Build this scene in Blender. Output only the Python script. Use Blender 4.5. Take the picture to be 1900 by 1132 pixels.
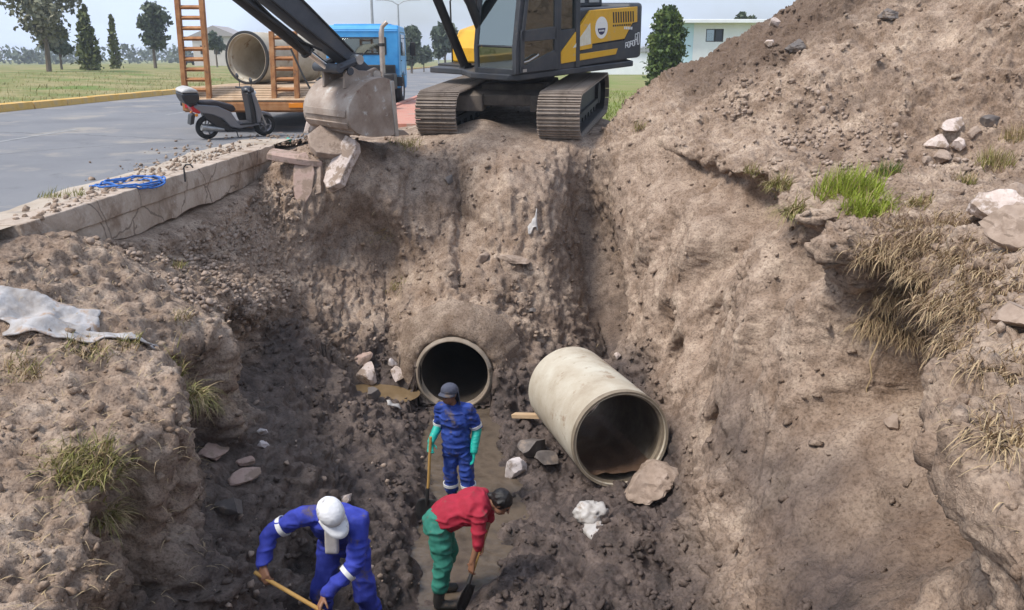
import bpy, bmesh, math, random
import numpy as np
from mathutils import Vector, Matrix, noise as mnoise

sc = bpy.context.scene
for o in list(bpy.data.objects):
    bpy.data.objects.remove(o)
R = math.radians

# ---------------------------------------------------------------- camera
CAM_Z, PITCH, FPX = 1.5, R(16.4), 1550.0
cam_d = bpy.data.cameras.new("camera"); cam = bpy.data.objects.new("camera", cam_d)
sc.collection.objects.link(cam); sc.camera = cam
cam.location = (0, 0, CAM_Z); cam.rotation_euler = (R(90) - PITCH, 0, 0)
cam_d.sensor_width = 36; cam_d.lens = 36 * FPX / 1900; cam_d.clip_start = .05; cam_d.clip_end = 4000

# ---------------------------------------------------------------- sky, sun, exposure
SUN_EL, SUN_AZ = R(56), R(-118)          # azimuth measured from +Y, clockwise towards +X
w = bpy.data.worlds.new("World"); sc.world = w; w.use_nodes = True
nt = w.node_tree; nt.nodes.clear()
wo = nt.nodes.new('ShaderNodeOutputWorld'); bg = nt.nodes.new('ShaderNodeBackground')
sky = nt.nodes.new('ShaderNodeTexSky'); sky.sky_type = 'NISHITA'; sky.sun_disc = False
sky.sun_elevation = SUN_EL; sky.sun_rotation = SUN_AZ; sky.air_density = 1.3; sky.dust_density = 3.0; sky.ozone_density = 1.5
tcw = nt.nodes.new('ShaderNodeTexCoord')
mpw = nt.nodes.new('ShaderNodeMapping'); mpw.inputs['Scale'].default_value = (1.2, 1.2, 3.2)
nzw = nt.nodes.new('ShaderNodeTexNoise'); nzw.inputs['Scale'].default_value = 2.2; nzw.inputs['Detail'].default_value = 7
rpw = nt.nodes.new('ShaderNodeValToRGB'); rpw.color_ramp.elements[0].position = .36; rpw.color_ramp.elements[1].position = .64
rpw.color_ramp.elements[0].color = (.30, .30, .30, 1); rpw.color_ramp.elements[1].color = (.93, .93, .93, 1)
mxw = nt.nodes.new('ShaderNodeMix'); mxw.data_type = 'RGBA'; mxw.inputs[7].default_value = (5.2, 6.1, 7.8, 1)
L = nt.links.new
L(tcw.outputs['Generated'], mpw.inputs[0]); L(mpw.outputs[0], nzw.inputs['Vector']); L(nzw.outputs['Fac'], rpw.inputs[0])
L(rpw.outputs[0], mxw.inputs[0]); L(sky.outputs[0], mxw.inputs[6]); L(mxw.outputs[2], bg.inputs['Color'])
bg.inputs['Strength'].default_value = .105; L(bg.outputs[0], wo.inputs[0])
sun_d = bpy.data.lights.new("sun", 'SUN'); sun_d.energy = 2.3; sun_d.angle = R(14); sun_d.color = (1, .95, .88)
sun = bpy.data.objects.new("sun", sun_d); sc.collection.objects.link(sun)
sdir = Vector((math.sin(SUN_AZ) * math.cos(SUN_EL), math.cos(SUN_AZ) * math.cos(SUN_EL), math.sin(SUN_EL)))
sun.rotation_euler = sdir.to_track_quat('Z', 'Y').to_euler(); sun.location = sdir * 40
vs = sc.view_settings; vs.view_transform = 'Standard'; vs.look = 'None'; vs.exposure = .78; vs.gamma = 1; vs.use_curve_mapping = False

# ---------------------------------------------------------------- helpers
COL = sc.collection
cp_, sp_ = math.cos(PITCH), math.sin(PITCH)
def project(P):
    P = np.asarray(P, float); v = P - np.array([0, 0, CAM_Z])
    dep = v[..., 1] * cp_ - v[..., 2] * sp_; up = v[..., 1] * sp_ + v[..., 2] * cp_
    return 950 + FPX * v[..., 0] / dep, 566 - FPX * up / dep, dep
def ray(px, py):
    a = (px - 950) / FPX; b = (566 - py) / FPX
    return Vector((a, cp_ + b * sp_, -sp_ + b * cp_))
def at_z(px, py, z):
    d = ray(px, py); t = (z - CAM_Z) / d.z
    return Vector((0, 0, CAM_Z)) + d * t
def at_y(px, py, y):
    d = ray(px, py); return Vector((0, 0, CAM_Z)) + d * (y / d.y)

def tag(o, label=None, cat=None, group=None, kind=None):
    if label: o["label"] = label
    if cat: o["category"] = cat
    if group: o["group"] = group
    if kind: o["kind"] = kind
    return o
def empty(name, loc=(0, 0, 0), rot=(0, 0, 0), label=None, cat=None, group=None):
    o = bpy.data.objects.new(name, None); COL.objects.link(o); o.location = loc; o.rotation_euler = rot
    o.empty_display_size = .2
    return tag(o, label, cat, group)
def link(name, me, parent=None, mat=None):
    o = bpy.data.objects.new(name, me); COL.objects.link(o)
    if parent: o.parent = parent
    if mat and not me.materials: me.materials.append(mat)
    return o
def copy_tree(o, parent=None):
    c = o.copy(); COL.objects.link(c); c.parent = parent
    for ch in list(o.children): copy_tree(ch, c)
    return c

class MB:
    """collects boxes, prisms, tubes, lathes into one mesh"""
    def __init__(s, xf=None): s.v = []; s.f = []; s.xf = xf
    def add(s, vs, fs):
        n = len(s.v)
        for p in vs:
            p = Vector(p); s.v.append(s.xf @ p if s.xf else p)
        for f in fs: s.f.append([i + n for i in f])
        return s
    def box(s, c, size, rot=None):
        c = Vector(c); h = Vector(size) / 2; vs = []
        for x in (-1, 1):
            for y in (-1, 1):
                for z in (-1, 1):
                    p = Vector((x * h.x, y * h.y, z * h.z))
                    if rot: p = rot @ p
                    vs.append(c + p)
        return s.add(vs, [(0, 1, 3, 2), (4, 6, 7, 5), (0, 4, 5, 1), (2, 3, 7, 6), (0, 2, 6, 4), (1, 5, 7, 3)])
    def prism(s, prof, axis, a, b):
        """closed 2-D profile extruded along axis ('x','y','z') from a to b"""
        def mk(p, t):
            return {'x': (t, p[0], p[1]), 'y': (p[0], t, p[1]), 'z': (p[0], p[1], t)}[axis]
        n = len(prof); vs = [mk(p, a) for p in prof] + [mk(p, b) for p in prof]
        fs = [tuple(range(n))[::-1], tuple(range(n, 2 * n))] + [(i, (i + 1) % n, n + (i + 1) % n, n + i) for i in range(n)]
        return s.add(vs, fs)
    def tube(s, path, r, n=10, cap=True, squash=None):
        path = [Vector(p) for p in path]; m = len(path)
        rs = list(r) if isinstance(r, (list, tuple)) else [r] * m
        ref = None; rings = []
        for i, p in enumerate(path):
            t = (path[min(i + 1, m - 1)] - path[max(i - 1, 0)])
            t = t.normalized() if t.length > 1e-9 else Vector((0, 0, 1))
            if ref is None:
                ref = Vector((0, 0, 1)) if abs(t.z) < .9 else Vector((1, 0, 0))
            u = (ref - t * ref.dot(t)).normalized(); v = t.cross(u); ref = u
            rings.append([p + (u * math.cos(2 * math.pi * k / n) + v * math.sin(2 * math.pi * k / n)) * rs[i] for k in range(n)])
        vs = [q for g in rings for q in g]; fs = []
        for i in range(m - 1):
            for k in range(n):
                fs.append((i * n + k, i * n + (k + 1) % n, (i + 1) * n + (k + 1) % n, (i + 1) * n + k))
        if cap: fs += [tuple(range(n))[::-1], tuple(range((m - 1) * n, m * n))]
        return s.add(vs, fs)
    def cyl(s, a, b, r, n=20, r2=None):
        return s.tube([a, b], [r, r if r2 is None else r2], n)
    def lathe(s, prof, origin, axis, n=32, closed=False):
        """prof: (radius, along) pairs"""
        o = Vector(origin); t = Vector(axis).normalized()
        ref = Vector((0, 0, 1)) if abs(t.z) < .9 else Vector((1, 0, 0))
        u = (ref - t * ref.dot(t)).normalized(); v = t.cross(u); vs = []; fs = []; m = len(prof)
        for (r, h) in prof:
            for k in range(n):
                a = 2 * math.pi * k / n
                vs.append(o + t * h + (u * math.cos(a) + v * math.sin(a)) * r)
        for i in range(m if closed else m - 1):
            j = (i + 1) % m
            for k in range(n):
                fs.append((i * n + k, i * n + (k + 1) % n, j * n + (k + 1) % n, j * n + k))
        return s.add(vs, fs)
    def ball(s, c, r, nu=12, nv=8, rot=None):
        r = Vector(r) if not isinstance(r, (int, float)) else Vector((r, r, r)); c = Vector(c); vs = []; fs = []
        for i in range(nv + 1):
            th = math.pi * (i + .02 if i == 0 else (i - .02 if i == nv else i)) / nv
            for k in range(nu):
                ph = 2 * math.pi * k / nu
                p = Vector((r.x * math.sin(th) * math.cos(ph), r.y * math.sin(th) * math.sin(ph), r.z * math.cos(th)))
                if rot: p = rot @ p
                vs.append(c + p)
        for i in range(nv):
            for k in range(nu):
                fs.append((i * nu + k, (i + 1) * nu + k, (i + 1) * nu + (k + 1) % nu, i * nu + (k + 1) % nu))
        fs += [tuple(range(nu)), tuple(range(nv * nu, nv * nu + nu))[::-1]]
        return s.add(vs, fs)
    def mesh(s, name, smooth=30):
        me = bpy.data.meshes.new(name); me.from_pydata([tuple(p) for p in s.v], [], s.f)
        bm = bmesh.new(); bm.from_mesh(me); bmesh.ops.recalc_face_normals(bm, faces=bm.faces); bm.to_mesh(me); bm.free()
        if smooth:
            me.polygons.foreach_set('use_smooth', [True] * len(me.polygons)); me.set_sharp_from_angle(angle=R(smooth))
        me.update(); return me
    def build(s, name, mat, parent=None, bevel=0, smooth=30):
        o = link(name, s.mesh(name, smooth), parent, mat)
        if bevel:
            b = o.modifiers.new("bevel", 'BEVEL'); b.width = bevel; b.segments = 2; b.limit_method = 'ANGLE'; b.angle_limit = R(35)
            b.harden_normals = False
        return o

# ---- numpy gradient noise
def _hash(ix, iy, iz, seed):
    h = (ix.astype(np.int64) * 374761393 + iy.astype(np.int64) * 668265263 + iz.astype(np.int64) * 2147483647 + seed * 974711) & 0xFFFFFFFF
    h = ((h ^ (h >> 13)) * 1274126177) & 0xFFFFFFFF
    h = ((h ^ (h >> 15)) * 2246822519) & 0xFFFFFFFF
    return ((h ^ (h >> 16)) & 0xFFFFFF) / float(0xFFFFFF)
def vnoise(P, scale=1., seed=0):
    Q = P / scale; i = np.floor(Q).astype(np.int64); f = Q - i; f = f * f * f * (f * (f * 6 - 15) + 10)
    out = 0
    for dx in (0, 1):
        wx = f[:, 0] if dx else 1 - f[:, 0]
        for dy in (0, 1):
            wy = f[:, 1] if dy else 1 - f[:, 1]
            for dz in (0, 1):
                wz = f[:, 2] if dz else 1 - f[:, 2]
                out = out + wx * wy * wz * _hash(i[:, 0] + dx, i[:, 1] + dy, i[:, 2] + dz, seed)
    return out * 2 - 1
def fbm(P, scale=1., oct=4, seed=0, gain=.5):
    o = 0; a = 1; t = 0
    for k in range(oct):
        o = o + a * vnoise(P + 17.3 * k, scale / 2 ** k, seed + k); t += a; a *= gain
    return o / t
def worley(P, scale=1., seed=0):
    Q = P / scale; i = np.floor(Q).astype(np.int64); best = np.full(len(P), 9.); sec = np.full(len(P), 9.); idv = np.zeros(len(P))
    for dx in (-1, 0, 1):
        for dy in (-1, 0, 1):
            for dz in (-1, 0, 1):
                jx, jy, jz = i[:, 0] + dx, i[:, 1] + dy, i[:, 2] + dz
                d = (jx + _hash(jx, jy, jz, seed) - Q[:, 0]) ** 2 + (jy + _hash(jx, jy, jz, seed + 7) - Q[:, 1]) ** 2 + (jz + _hash(jx, jy, jz, seed + 13) - Q[:, 2]) ** 2
                m = d < best
                sec = np.where(m, best, np.minimum(sec, d)); idv = np.where(m, _hash(jx, jy, jz, seed + 29), idv); best = np.where(m, d, best)
    return np.sqrt(best), np.sqrt(sec), idv
def sstep(a, b, x):
    t = np.clip((x - a) / (b - a), 0, 1); return t * t * (3 - 2 * t)

# ---- materials
def principled(name, col, rough=.6, metal=0., spec=.5):
    m = bpy.data.materials.new(name); m.use_nodes = True; b = m.node_tree.nodes['Principled BSDF']
    b.inputs['Base Color'].default_value = (*col, 1); b.inputs['Roughness'].default_value = rough
    b.inputs['Metallic'].default_value = metal; b.inputs['Specular IOR Level'].default_value = spec
    return m
def node(m, t, **kw):
    n = m.node_tree.nodes.new(t)
    for k, v in kw.items(): setattr(n, k, v)
    return n
def noise_mat(name, cols, scale=6., rough=(.6, .8), metal=0., bump=.3, bscale=None, detail=8, dist=.02, coord='Object', spots=None, stretch=None, spec=.4, pos=(.3, .7)):
    """colour varied by fbm noise between cols; optional spots=(colour, scale, threshold) for dirt, rust or stains; bump"""
    m = principled(name, cols[0], rough[0], metal, spec); nt = m.node_tree; b = nt.nodes['Principled BSDF']; l = nt.links.new
    tc = node(m, 'ShaderNodeTexCoord'); src = tc.outputs[coord]
    if stretch:
        mp = node(m, 'ShaderNodeMapping'); mp.inputs['Scale'].default_value = stretch; l(src, mp.inputs[0]); src = mp.outputs[0]
    n1 = node(m, 'ShaderNodeTexNoise'); n1.inputs['Scale'].default_value = scale; n1.inputs['Detail'].default_value = detail; n1.inputs['Roughness'].default_value = .62
    l(src, n1.inputs['Vector'])
    rp = node(m, 'ShaderNodeValToRGB'); els = rp.color_ramp.elements
    els[0].position, els[1].position = pos
    els[0].color = (*cols[0], 1); els[1].color = (*cols[-1], 1)
    for k, c in enumerate(cols[1:-1]):
        e = els.new(pos[0] + (pos[1] - pos[0]) * (k + 1) / (len(cols) - 1)); e.color = (*c, 1)
    l(n1.outputs['Fac'], rp.inputs[0]); out = rp.outputs[0]
    if spots:
        for (c2, s2, th) in (spots if isinstance(spots, list) else [spots]):
            n2 = node(m, 'ShaderNodeTexNoise'); n2.inputs['Scale'].default_value = s2; n2.inputs['Detail'].default_value = 6; n2.inputs['Roughness'].default_value = .7
            l(src, n2.inputs['Vector'])
            r2 = node(m, 'ShaderNodeValToRGB'); r2.color_ramp.elements[0].position = th; r2.color_ramp.elements[1].position = min(th + .1, 1)
            l(n2.outputs['Fac'], r2.inputs[0])
            mx = node(m, 'ShaderNodeMix', data_type='RGBA'); mx.inputs[7].default_value = (*c2, 1)
            l(r2.outputs[0], mx.inputs[0]); l(out, mx.inputs[6]); out = mx.outputs[2]
    l(out, b.inputs['Base Color'])
    mr = node(m, 'ShaderNodeMapRange'); mr.inputs[3].default_value = rough[0]; mr.inputs[4].default_value = rough[1]
    l(n1.outputs['Fac'], mr.inputs[0]); l(mr.outputs[0], b.inputs['Roughness'])
    if bump:
        n3 = node(m, 'ShaderNodeTexNoise'); n3.inputs['Scale'].default_value = bscale or scale * 5; n3.inputs['Detail'].default_value = 6
        l(src, n3.inputs['Vector'])
        bp = node(m, 'ShaderNodeBump'); bp.inputs['Strength'].default_value = bump; bp.inputs['Distance'].default_value = dist
        l(n3.outputs['Fac'], bp.inputs['Height']); l(bp.outputs[0], b.inputs['Normal'])
    return m
# ================================================================ the excavated ground (one lofted sheet)
STN = {  # y : list of (x, z) from under the road (left) over the pit to the spoil heap (right)
 -2.: [(-9,-.1),(-5,-.1),(-4,-.1),(-2.7,-.1),(-2.4,-.1),(-1.6,-.1),(-.8,-.05),(0,-.05),(.6,-.05),(1.2,-.05),(1.5,-.05),(1.6,-.05),(1.65,-.05),(1.7,-.05),(2,0),(3,0),(4.5,.05),(6.5,.1),(9,.1),(15,-.1)],
 1.0: [(-9,-.1),(-5,-.1),(-4,-.2),(-2.7,-.3),(-2.4,-.4),(-1.6,-.3),(-.8,-.25),(0,-.2),(.6,-.2),(1.2,-.25),(1.5,-.25),(1.6,-.2),(1.65,-.15),(1.7,-.1),(2,-.05),(3,0),(4.5,.1),(6.5,.3),(9,.8),(15,.2)],
 2.5: [(-9,-.1),(-5,-.2),(-4,-.9),(-2.6,-1.3),(-2.3,-1.8),(-1.5,-2.0),(-.8,-2.),(0,-2),(.6,-2),(1.2,-2),(1.5,-1.7),(1.75,-1.2),(1.85,-.6),(1.75,-.2),(2.1,-.02),(3,.05),(4.5,.15),(6.5,.4),(9,1.),(15,.4)],
 4.0: [(-9,-.1),(-5,-.3),(-3.9,-1.0),(-2.55,-1.4),(-2.25,-2.7),(-1.6,-3.2),(-.8,-3.35),(0,-3.4),(.7,-3.4),(1.2,-3.3),(1.5,-2.7),(2.2,-1.7),(2.6,-.7),(2.08,-.12),(2.4,.1),(3.2,.2),(4.6,.2),(6.5,.5),(9,1.2),(15,.6)],
 5.2: [(-9,-.1),(-5,-.3),(-3.9,-.9),(-2.65,-1.15),(-2.45,-2.3),(-1.7,-3.1),(-.9,-3.4),(0,-3.42),(.8,-3.42),(1.35,-3.3),(1.8,-2.5),(2.75,-1.6),(3.1,-.75),(2.5,-.08),(2.8,.2),(3.5,.3),(4.8,.25),(6.5,.5),(9,1.3),(15,.8)],
 6.5: [(-9,-.1),(-4.9,-.12),(-4.1,-.5),(-2.75,-1.0),(-2.65,-2.3),(-1.9,-3.1),(-1.,-3.36),(0,-3.42),(.8,-3.42),(1.5,-3.3),(1.95,-2.5),(2.6,-1.4),(2.98,-.6),(2.75,-.05),(3.1,.18),(3.9,.22),(5,.2),(6.5,.35),(9,1.3),(15,1.)],
 7.8: [(-9,-.3),(-4.75,-.1),(-4.2,-.22),(-2.9,-1.1),(-2.8,-2.1),(-2.,-2.95),(-1.1,-3.32),(0,-3.42),(.8,-3.42),(1.6,-3.35),(2.,-2.6),(2.45,-1.4),(2.8,-.5),(2.95,0),(3.3,.1),(4.1,.12),(5.2,.12),(6.8,.3),(9,1.3),(15,1.3)],
 9.3: [(-9,-.5),(-4.55,-.45),(-4.12,-.72),(-3.2,-1.3),(-3.1,-2.2),(-2.2,-2.95),(-1.2,-3.32),(-.3,-3.42),(.7,-3.42),(1.7,-3.4),(2.05,-2.6),(2.5,-1.4),(2.85,-.45),(3.05,0),(3.4,.1),(4.3,.1),(5.6,.12),(7.2,.4),(9.2,1.4),(15,2)],
 10.8: [(-9,-.5),(-4.5,-.5),(-3.95,-1.05),(-3.4,-1.5),(-3.3,-2.1),(-2.4,-2.9),(-1.5,-3.33),(-.6,-3.45),(.5,-3.42),(1.6,-3.35),(2.,-2.6),(2.4,-1.4),(2.8,-.4),(3.1,.05),(3.5,.1),(4.5,.12),(5.9,.3),(7.3,1.0),(9.3,2.2),(15,3)],
 12.: [(-9,-.5),(-4.45,-.5),(-4.,-1.0),(-3.6,-1.6),(-3.35,-2.2),(-2.6,-2.85),(-1.6,-3.25),(-.7,-3.42),(.5,-3.3),(1.4,-3.),(1.8,-2.3),(2.2,-1.3),(2.6,-.4),(2.95,.05),(3.3,.2),(4.3,.35),(5.3,.85),(6.9,1.9),(9.2,3.1),(15,3.8)],
 13.: [(-9,-.5),(-4.4,-.48),(-4.1,-.75),(-3.75,-1.1),(-3.3,-1.5),(-2.6,-1.7),(-1.7,-2.5),(-.6,-2.95),(.5,-2.8),(1.3,-2.6),(1.6,-1.9),(2.,-1.),(2.4,-.3),(2.7,.1),(3.1,.33),(3.9,.65),(4.9,1.25),(6.5,2.35),(9.,3.6),(15,4.2)],
 13.7: [(-9,-.5),(-4.35,-.45),(-4.1,-.5),(-3.75,-.4),(-3.3,-.05),(-2.6,.0),(-1.7,-1.1),(-.6,-1.9),(.5,-2.0),(1.2,-1.9),(1.5,-1.4),(1.85,-.7),(2.25,-.1),(2.55,.2),(2.95,.45),(3.7,.85),(4.7,1.5),(6.4,2.6),(9.,3.9),(15,4.4)],
 14.4: [(-9,-.5),(-4.35,-.4),(-4.1,-.2),(-3.7,.0),(-3.2,.12),(-2.6,.16),(-1.7,-.2),(-.6,-.62),(.5,-.72),(1.2,-.75),(1.5,-.6),(1.75,-.2),(2.1,.15),(2.4,.4),(2.8,.65),(3.5,1.05),(4.5,1.7),(6.3,2.75),(9.,3.95),(15,4.4)],
 15.1: [(-9,-.3),(-4.3,-.25),(-4.,-.1),(-3.6,.0),(-3.2,.03),(-2.6,.08),(-1.7,.10),(-.6,.12),(.5,.10),(1.2,.08),(1.6,.12),(1.8,.22),(2.05,.4),(2.35,.62),(2.75,.87),(3.4,1.25),(4.4,1.88),(6.2,2.8),(9.,3.8),(15,4.2)],
 16.: [(-9,-.3),(-4.3,-.15),(-4.,-.1),(-3.6,.0),(-3.2,0),(-2.6,.05),(-1.7,.17),(-.6,.27),(.5,.25),(1.3,.17),(1.65,.2),(1.85,.35),(2.1,.6),(2.4,.85),(2.75,1.08),(3.4,1.45),(4.4,2.0),(6.2,2.8),(9.,3.6),(15,3.8)],
 17.2: [(-9,-.3),(-4.3,-.15),(-4.,-.1),(-3.6,-.02),(-3.2,-.02),(-2.6,.0),(-1.7,.24),(-.6,.30),(.5,.30),(1.4,.26),(1.8,.2),(2.0,.25),(2.3,.42),(2.6,.6),(3.0,.8),(3.7,1.15),(4.7,1.6),(6.4,2.3),(9.,3.0),(15,3.2)],
 18.6: [(-9,-.3),(-4.3,-.15),(-4.,-.1),(-3.6,-.02),(-3.2,-.02),(-2.6,-.0),(-1.7,.22),(-.6,.50),(.5,.52),(1.6,.36),(2.1,.22),(2.4,.1),(2.7,.14),(3.0,.2),(3.4,.3),(4.1,.5),(5.1,.8),(6.7,1.3),(9.,1.8),(15,2.)],
 20.5: [(-9,-.3),(-4.3,-.15),(-4.,-.1),(-3.6,-.05),(-3.2,-.05),(-2.6,-.02),(-1.7,.05),(-.6,.12),(.5,.2),(1.6,.2),(2.1,.1),(2.4,.04),(2.7,.04),(3.0,.04),(3.4,.04),(4.1,.05),(5.1,.1),(6.8,.3),(9.,.5),(15,.6)],
 23.: [(x,-.12) for x in (-9,-4.3,-4.,-3.6,-3.2,-2.6,-1.7,-.6,.5,1.6,2.1,2.4,2.7,3.,3.4,4.1,5.1,6.8,9.,15)],
}
ys = sorted(STN); NET = np.array([[(x, y, z) for (x, z) in STN[y]] for y in ys], float)
def cr(A, t):
    """Catmull-Rom over axis 0 at float indices t (half blended with linear to keep edges)"""
    n = len(A); i = np.clip(np.floor(t).astype(int), 0, n - 2); f = (t - i)[:, None, None]
    p0, p1, p2, p3 = A[np.clip(i - 1, 0, n - 1)], A[i], A[i + 1], A[np.clip(i + 2, 0, n - 1)]
    c = .5 * ((2 * p1) + (-p0 + p2) * f + (2 * p0 - 5 * p1 + 4 * p2 - p3) * f * f + (-p0 + 3 * p1 - 3 * p2 + p3) * f ** 3)
    l = p1 * (1 - f) + p2 * f
    return .6 * c + .4 * l
tv = []
for k in range(len(ys) - 1):
    dy = ys[k + 1] - ys[k]
    st = .2 if ys[k] < 2 else (.04 if ys[k] < 3.9 else (.021 if ys[k] < 12.9 else (.019 if ys[k] < 15 else (.035 if ys[k] < 17 else .1))))
    n = max(2, int(dy / st)); tv += [k + j / n for j in range(n)]
tv.append(len(ys) - 1.); tv = np.array(tv)
UN = [6, 34, 60, 50, 54, 44, 44, 44, 42, 42, 54, 54, 34, 28, 42, 50, 56, 54, 26]
tu = []
for k, n in enumerate(UN): tu += [k + j / n for j in range(n)]
tu.append(len(UN) * 1.); tu = np.array(tu)
G = cr(NET, tv); G = cr(G.transpose(1, 0, 2), tu).transpose(1, 0, 2)
NV, NU = G.shape[:2]
def normals(G):
    a = np.gradient(G, axis=1); b = np.gradient(G, axis=0); n = np.cross(a, b); return n / (np.linalg.norm(n, axis=2, keepdims=True) + 1e-9)
UU = np.broadcast_to(tu[None, :], (NV, NU)).ravel(); P = G.reshape(-1, 3).copy(); N = normals(G).reshape(-1, 3)
X, Y, Z = P[:, 0], P[:, 1], P[:, 2]
# --- masks of the zones
inpit = sstep(.9, 2., UU) * (1 - sstep(15.2, 16.2, Y) * (1 - sstep(10.5, 12.5, UU)))
pad = np.clip(sstep(14.7, 15.2, Y) * (1 - sstep(20, 22, Y)) * sstep(5, 6.3, UU) * (1 - sstep(10, 11, UU)), 0, 1)   # under the machine
leftpad = sstep(13.7, 14.3, Y) * (1 - sstep(5, 6, UU))
mud = sstep(3.9, 4.6, UU) * (1 - sstep(8.2, 9.6, UU)) * (1 - sstep(12.0, 13.2, Y)) * sstep(2.5, 4, Y)
rwall = sstep(9.6, 10.6, UU) * (1 - sstep(12.6, 13.2, UU)) * (1 - sstep(14, 15, Y))
bslope = sstep(12.0, 13., Y) * (1 - sstep(14.6, 15.3, Y)) * sstep(3.2, 4.2, UU) * (1 - sstep(10.5, 11.5, UU))
heap = sstep(14.8, 16.4, UU)
floor_c = sstep(5.6, 6.3, UU) * (1 - sstep(8.6, 9.5, UU)) * (1 - sstep(12, 12.7, Y)) * sstep(3.4, 4.2, Y)
# --- large dents and lumps (world position, radius, depth along the normal)
for (c, r, d) in [((2.55, 12.9, -.1), .35, -.22),  ((2.9, 10.2, -.3), .35, -.2),
                  ((2.35, 9.9, -1.9), .45, -.28), ((1.95, 12.6, -1.6), .4, -.3), ((1.85, 11.2, -2.7), .4, -.25),
                  ((-2.8, 7.3, -1.6), .4, -.3), ((-2.65, 5.6, -1.9), .4, -.3), ((-2.5, 4.6, -2.0), .35, -.3), ((-3.4, 10.3, -2.0), .5, -.3), ((-3.2, 9.0, -1.8), .3, -.25),
                  ((-1.9, 13.3, -1.9), .7, -.25), ((.0, 14.5, -.8), .4, .15), ((-.7, 14.2, -1.1), .35, -.12), ((3.4, 4.6, .2), .8, .22), ((3.2, 6.0, .2), .5, .12),
                  ((1.35, 9.0, -3.3), .35, .12), ((1.2, 7.6, -3.4), .6, .22), ((-2.3, 8.3, -2.6), .6, .2), ((-1.9, 7.2, -3.), .5, .15), ((-1.4, 9.3, -3.3), .5, .12), ((-2.6, 10.8, -2.7), .5, .18),
                  ((5.5, 14.6, 2.), .5, .25), ((4.6, 13.2, 1.1), .5, .18), ((6.6, 13.6, 2.4), .6, -.25), ((3.7, 14.2, .9), .45, .15), ((-.6, 16.0, .05), .5, .2)]:
    q = np.exp(-((P - np.array(c)) ** 2).sum(1) / (r * r) * 1.4); P += N * (q * d)[:, None]
# scalloped edges of both banks
e1 = fbm(np.stack([P[:, 1] * 0, P[:, 1], P[:, 2] * .4], 1), 1.0, 4, 101, .6)
P[:, 0] += .26 * e1 * sstep(10.6, 12.2, UU) * (1 - sstep(14.2, 15.4, UU)) * sstep(2.5, 4, P[:, 1]) * (1 - sstep(13, 14.5, P[:, 1]))
e2 = fbm(np.stack([P[:, 1] * 0 + 9, P[:, 1], P[:, 2] * .4], 1), .8, 4, 103, .6)
P[:, 0] += .22 * e2 * sstep(2.2, 2.9, UU) * (1 - sstep(4.1, 5, UU)) * sstep(2.5, 4, P[:, 1]) * (1 - sstep(11, 12.5, P[:, 1]))
ro_y = [2.5, 4.0, 4.4, 6.2, 6.75, 6.95, 7.6, 7.75, 8.05, 8.25, 9.4, 9.9, 10.9, 11.15, 12.0, 12.3, 12.5, 14]; ro_x = [0, 0, .50, .85, .8, -.14, -.06, .55, .58, -.16, -.08, .42, .55, -.16, .1, .14, -.05, 0]
ro = np.interp(P[:, 1] + .10 * fbm(P, .5, 2, 111), ro_y, ro_x) * sstep(10.5, 11.5, UU) * (1 - .62 * sstep(12.55, 13.0, UU)) * (1 - sstep(13.4, 14.6, UU))
P[:, 0] += ro
lip = sstep(11.75, 12.05, UU) * (1 - sstep(12.45, 12.95, UU)) * sstep(3.5, 4.5, P[:, 1]) * (1 - sstep(13.2, 14.2, P[:, 1]))
P[:, 0] += lip * (.26 + .22 * vnoise(np.stack([P[:, 1] * 0, P[:, 1], P[:, 1] * 0], 1), .55, 131)); P[:, 2] += .06 * lip
lo_y = [3.5, 4.4, 5.0, 5.4, 5.55, 6.4, 6.9, 7.5, 7.65, 8.6, 9.3, 9.9, 10.05, 11]; lo_x = [0, .05, -.3, -.3, .08, .0, -.3, -.3, .12, .0, -.3, -.3, .1, 0]
P[:, 0] += np.interp(P[:, 1], lo_y, lo_x) * sstep(2.6, 3.3, UU) * (1 - sstep(3.9, 4.5, UU)) * (1 - .5 * (1 - sstep(2.9, 3.2, UU)))
# rounded ridge coming down the middle of the back slope
mr_ = np.exp(-((P[:, 0] - .12) / .78) ** 4) * sstep(12.4, 13.2, P[:, 1]) * (1 - sstep(14.5, 15.2, P[:, 1])) * (UU > 6) * (UU < 11.5)
P[:, 1] -= .85 * mr_
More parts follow.
